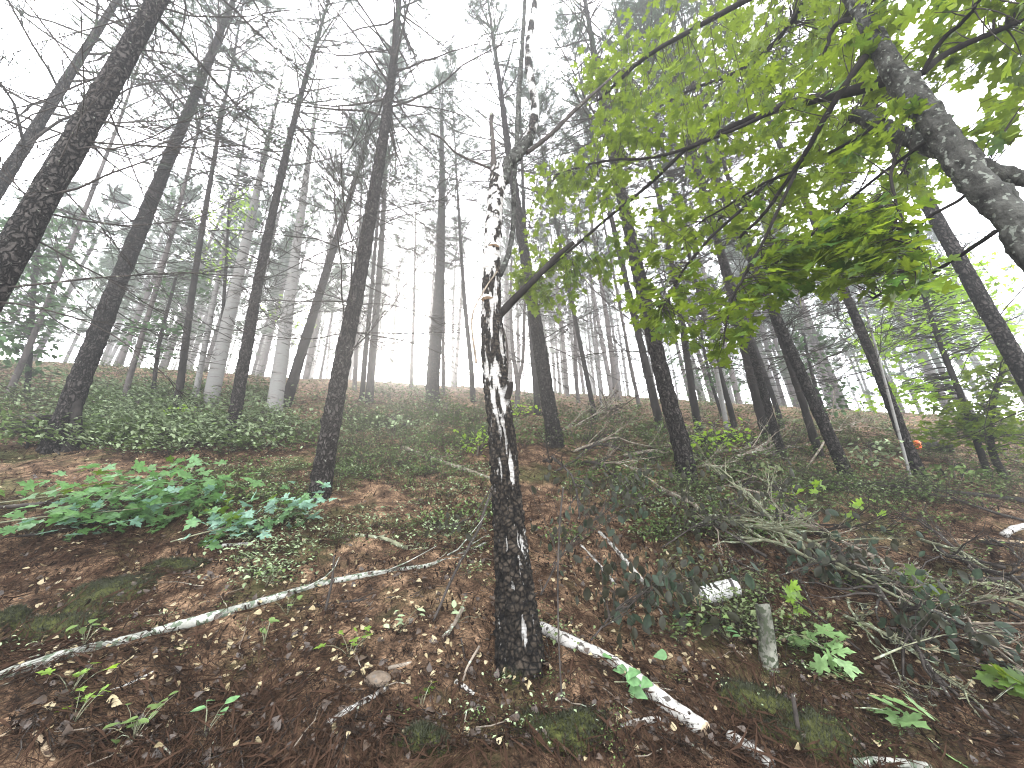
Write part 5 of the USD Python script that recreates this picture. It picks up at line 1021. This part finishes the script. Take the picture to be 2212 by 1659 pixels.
# low herbs on the slope: one carpet of many small plants
protos_h = []
def herb(seed, n, h, ls, spread_, leaf, mat, path):
    rng = np.random.default_rng(seed); g = UsdGeom.Xform.Define(stage, path)
    p = np.column_stack([rng.normal(0, spread_, n), rng.normal(0, spread_, n), h * rng.uniform(0.25, 1.0, n)])
    yd = np.column_stack([rng.normal(0, 1, n), rng.normal(0, 1, n), rng.normal(-0.2, 0.3, n)]); nn = np.column_stack([rng.normal(0, 0.35, n), rng.normal(0, 0.35, n), np.ones(n)])
    v, f = place(leaf[0], leaf[1], p, yd, nn, rng.uniform(0.6, 1.2, n) * ls)
    usdkit.mesh(stage, path + '/leaves', (v, f), '/World/Looks/' + mat, smooth=False)
    k = max(3, n // 6); q = p[:k]; u = np.linspace(0, 1, 2)[None, :, None]; b = q * [0.2, 0.2, 0]
    usdkit.mesh(stage, path + '/stalks', tubes(b[:, None] * (1 - u) + q[:, None] * u, taper(k, 2, 0.003, 0.0015), 3, False), '/World/Looks/dead_twig', smooth=True)
carpet = UsdGeom.PointInstancer.Define(stage, '/World/undergrowth')
tag(carpet.GetPrim(), 'low leafy herbs and bilberry carpeting the slope under the pines', 'undergrowth', kind='stuff')
KIND = [(30, .22, .055, .14, HERB, 'herb_leaf'), (24, .15, .045, .12, HERB, 'herb_pale'), (36, .30, .050, .18, HERB, 'herb_olive'), (26, .26, .065, .16, HERBB, 'herb_leaf'), (40, .12, .028, .10, HERB, 'herb_leaf'), (22, .32, .07, .2, HERBB, 'herb_pale'), (60, .35, .045, .22, HERB, 'herb_olive')]
for s, kd in enumerate(KIND): herb(500 + s, *kd, f'/World/undergrowth/plant_{s}')
carpet.CreatePrototypesRel().SetTargets([Sdf.Path(f'/World/undergrowth/plant_{s}') for s in range(len(KIND))])
rng = np.random.default_rng(88)
pos, idx, sc = [], [], []
def sow(n, px, py, kinds, size, dens=0.0, freq=0.5, seed=3):
    p = visible_ground(rng, int(n * 0.65), px, py)
    m = meshkit.noise(np.stack([p[:, 0] * freq, p[:, 1] * freq, 0 * p[:, 0]], -1), seed); p = p[rng.random(len(p)) < np.clip((m - dens) * 4 - 0.6, 0, 1)]
    for q in p: pos.append([q[0], q[1], float(ground(q[0], q[1])) - 0.01]); idx.append(rng.choice(kinds)); sc.append(rng.uniform(*size))
sow(3400, (-60, 2270), (780, 970), [0, 1, 2, 3, 6, 5], (0.6, 1.4), 0.14, 0.8)
sow(1000, (150, 620), (840, 985), [3, 5, 5, 3, 1], (0.9, 1.4), 0.0)
sow(900, (700, 1130), (880, 1050), [0, 1, 2, 4, 6], (0.6, 1.1), 0.1)
sow(1100, (1230, 2212), (900, 1080), [0, 1, 2, 3, 6], (0.6, 1.1), 0.08, 0.8)
sow(900, (-60, 2270), (790, 900), [0, 1, 2, 5], (1.0, 1.7), 0.1, 0.4)
sow(420, (1650, 2260), (980, 1130), [0, 2, 6, 4], (0.5, 0.9), 0.12, 1.2)
sow(900, (400, 1100), (1000, 1140), [1, 4, 4, 0], (0.45, 0.85), 0.15, 1.2)
sow(420, (500, 1050), (1130, 1280), [1, 4, 4, 5], (0.4, 0.7), 0.3, 1.6)
sow(500, (1200, 1750), (1040, 1180), [1, 4, 0, 3], (0.5, 0.8), 0.25, 1.2)
sow(620, (1450, 2212), (1060, 1420), [2, 4, 2, 2, 3], (0.45, 0.8), 0.3, 1.8)
sow(90, (1150, 1650), (1180, 1420), [2, 2], (0.4, 0.6), 0.4, 1.8)
sow(220, (0, 2212), (1250, 1640), [4, 4, 1], (0.3, 0.5), 0.4, 2.0)
pos = np.array(pos); n = len(pos); a = rng.uniform(0, 2 * np.pi, n)
carpet.CreatePositionsAttr(Vt.Vec3fArray.FromNumpy(pos.astype(np.float32))); carpet.CreateProtoIndicesAttr(Vt.IntArray.FromNumpy(np.array(idx, np.int32)))
carpet.CreateScalesAttr(Vt.Vec3fArray.FromNumpy(np.repeat(np.array(sc, np.float32)[:, None], 3, 1)))
carpet.CreateOrientationsAttr(Vt.QuathArray([Gf.Quath(float(math.cos(t / 2)), 0, 0, float(math.sin(t / 2))) for t in a]))
print('herbs', n)

# ------------------------------------------------------------------ the mist
bx = trimesh.creation.box([170, 125, 1]); zlo, zhi = float(Zg.min()) - 1.0, 30.0
v = bx.vertices.copy(); v[:, 2] = np.where(v[:, 2] > 0, zhi, zlo); v[:, 1] += 45
put('haze', (v, bx.faces), 'mist', kind='stuff', smooth=False, label='pale morning mist filling the wood', cat='mist')
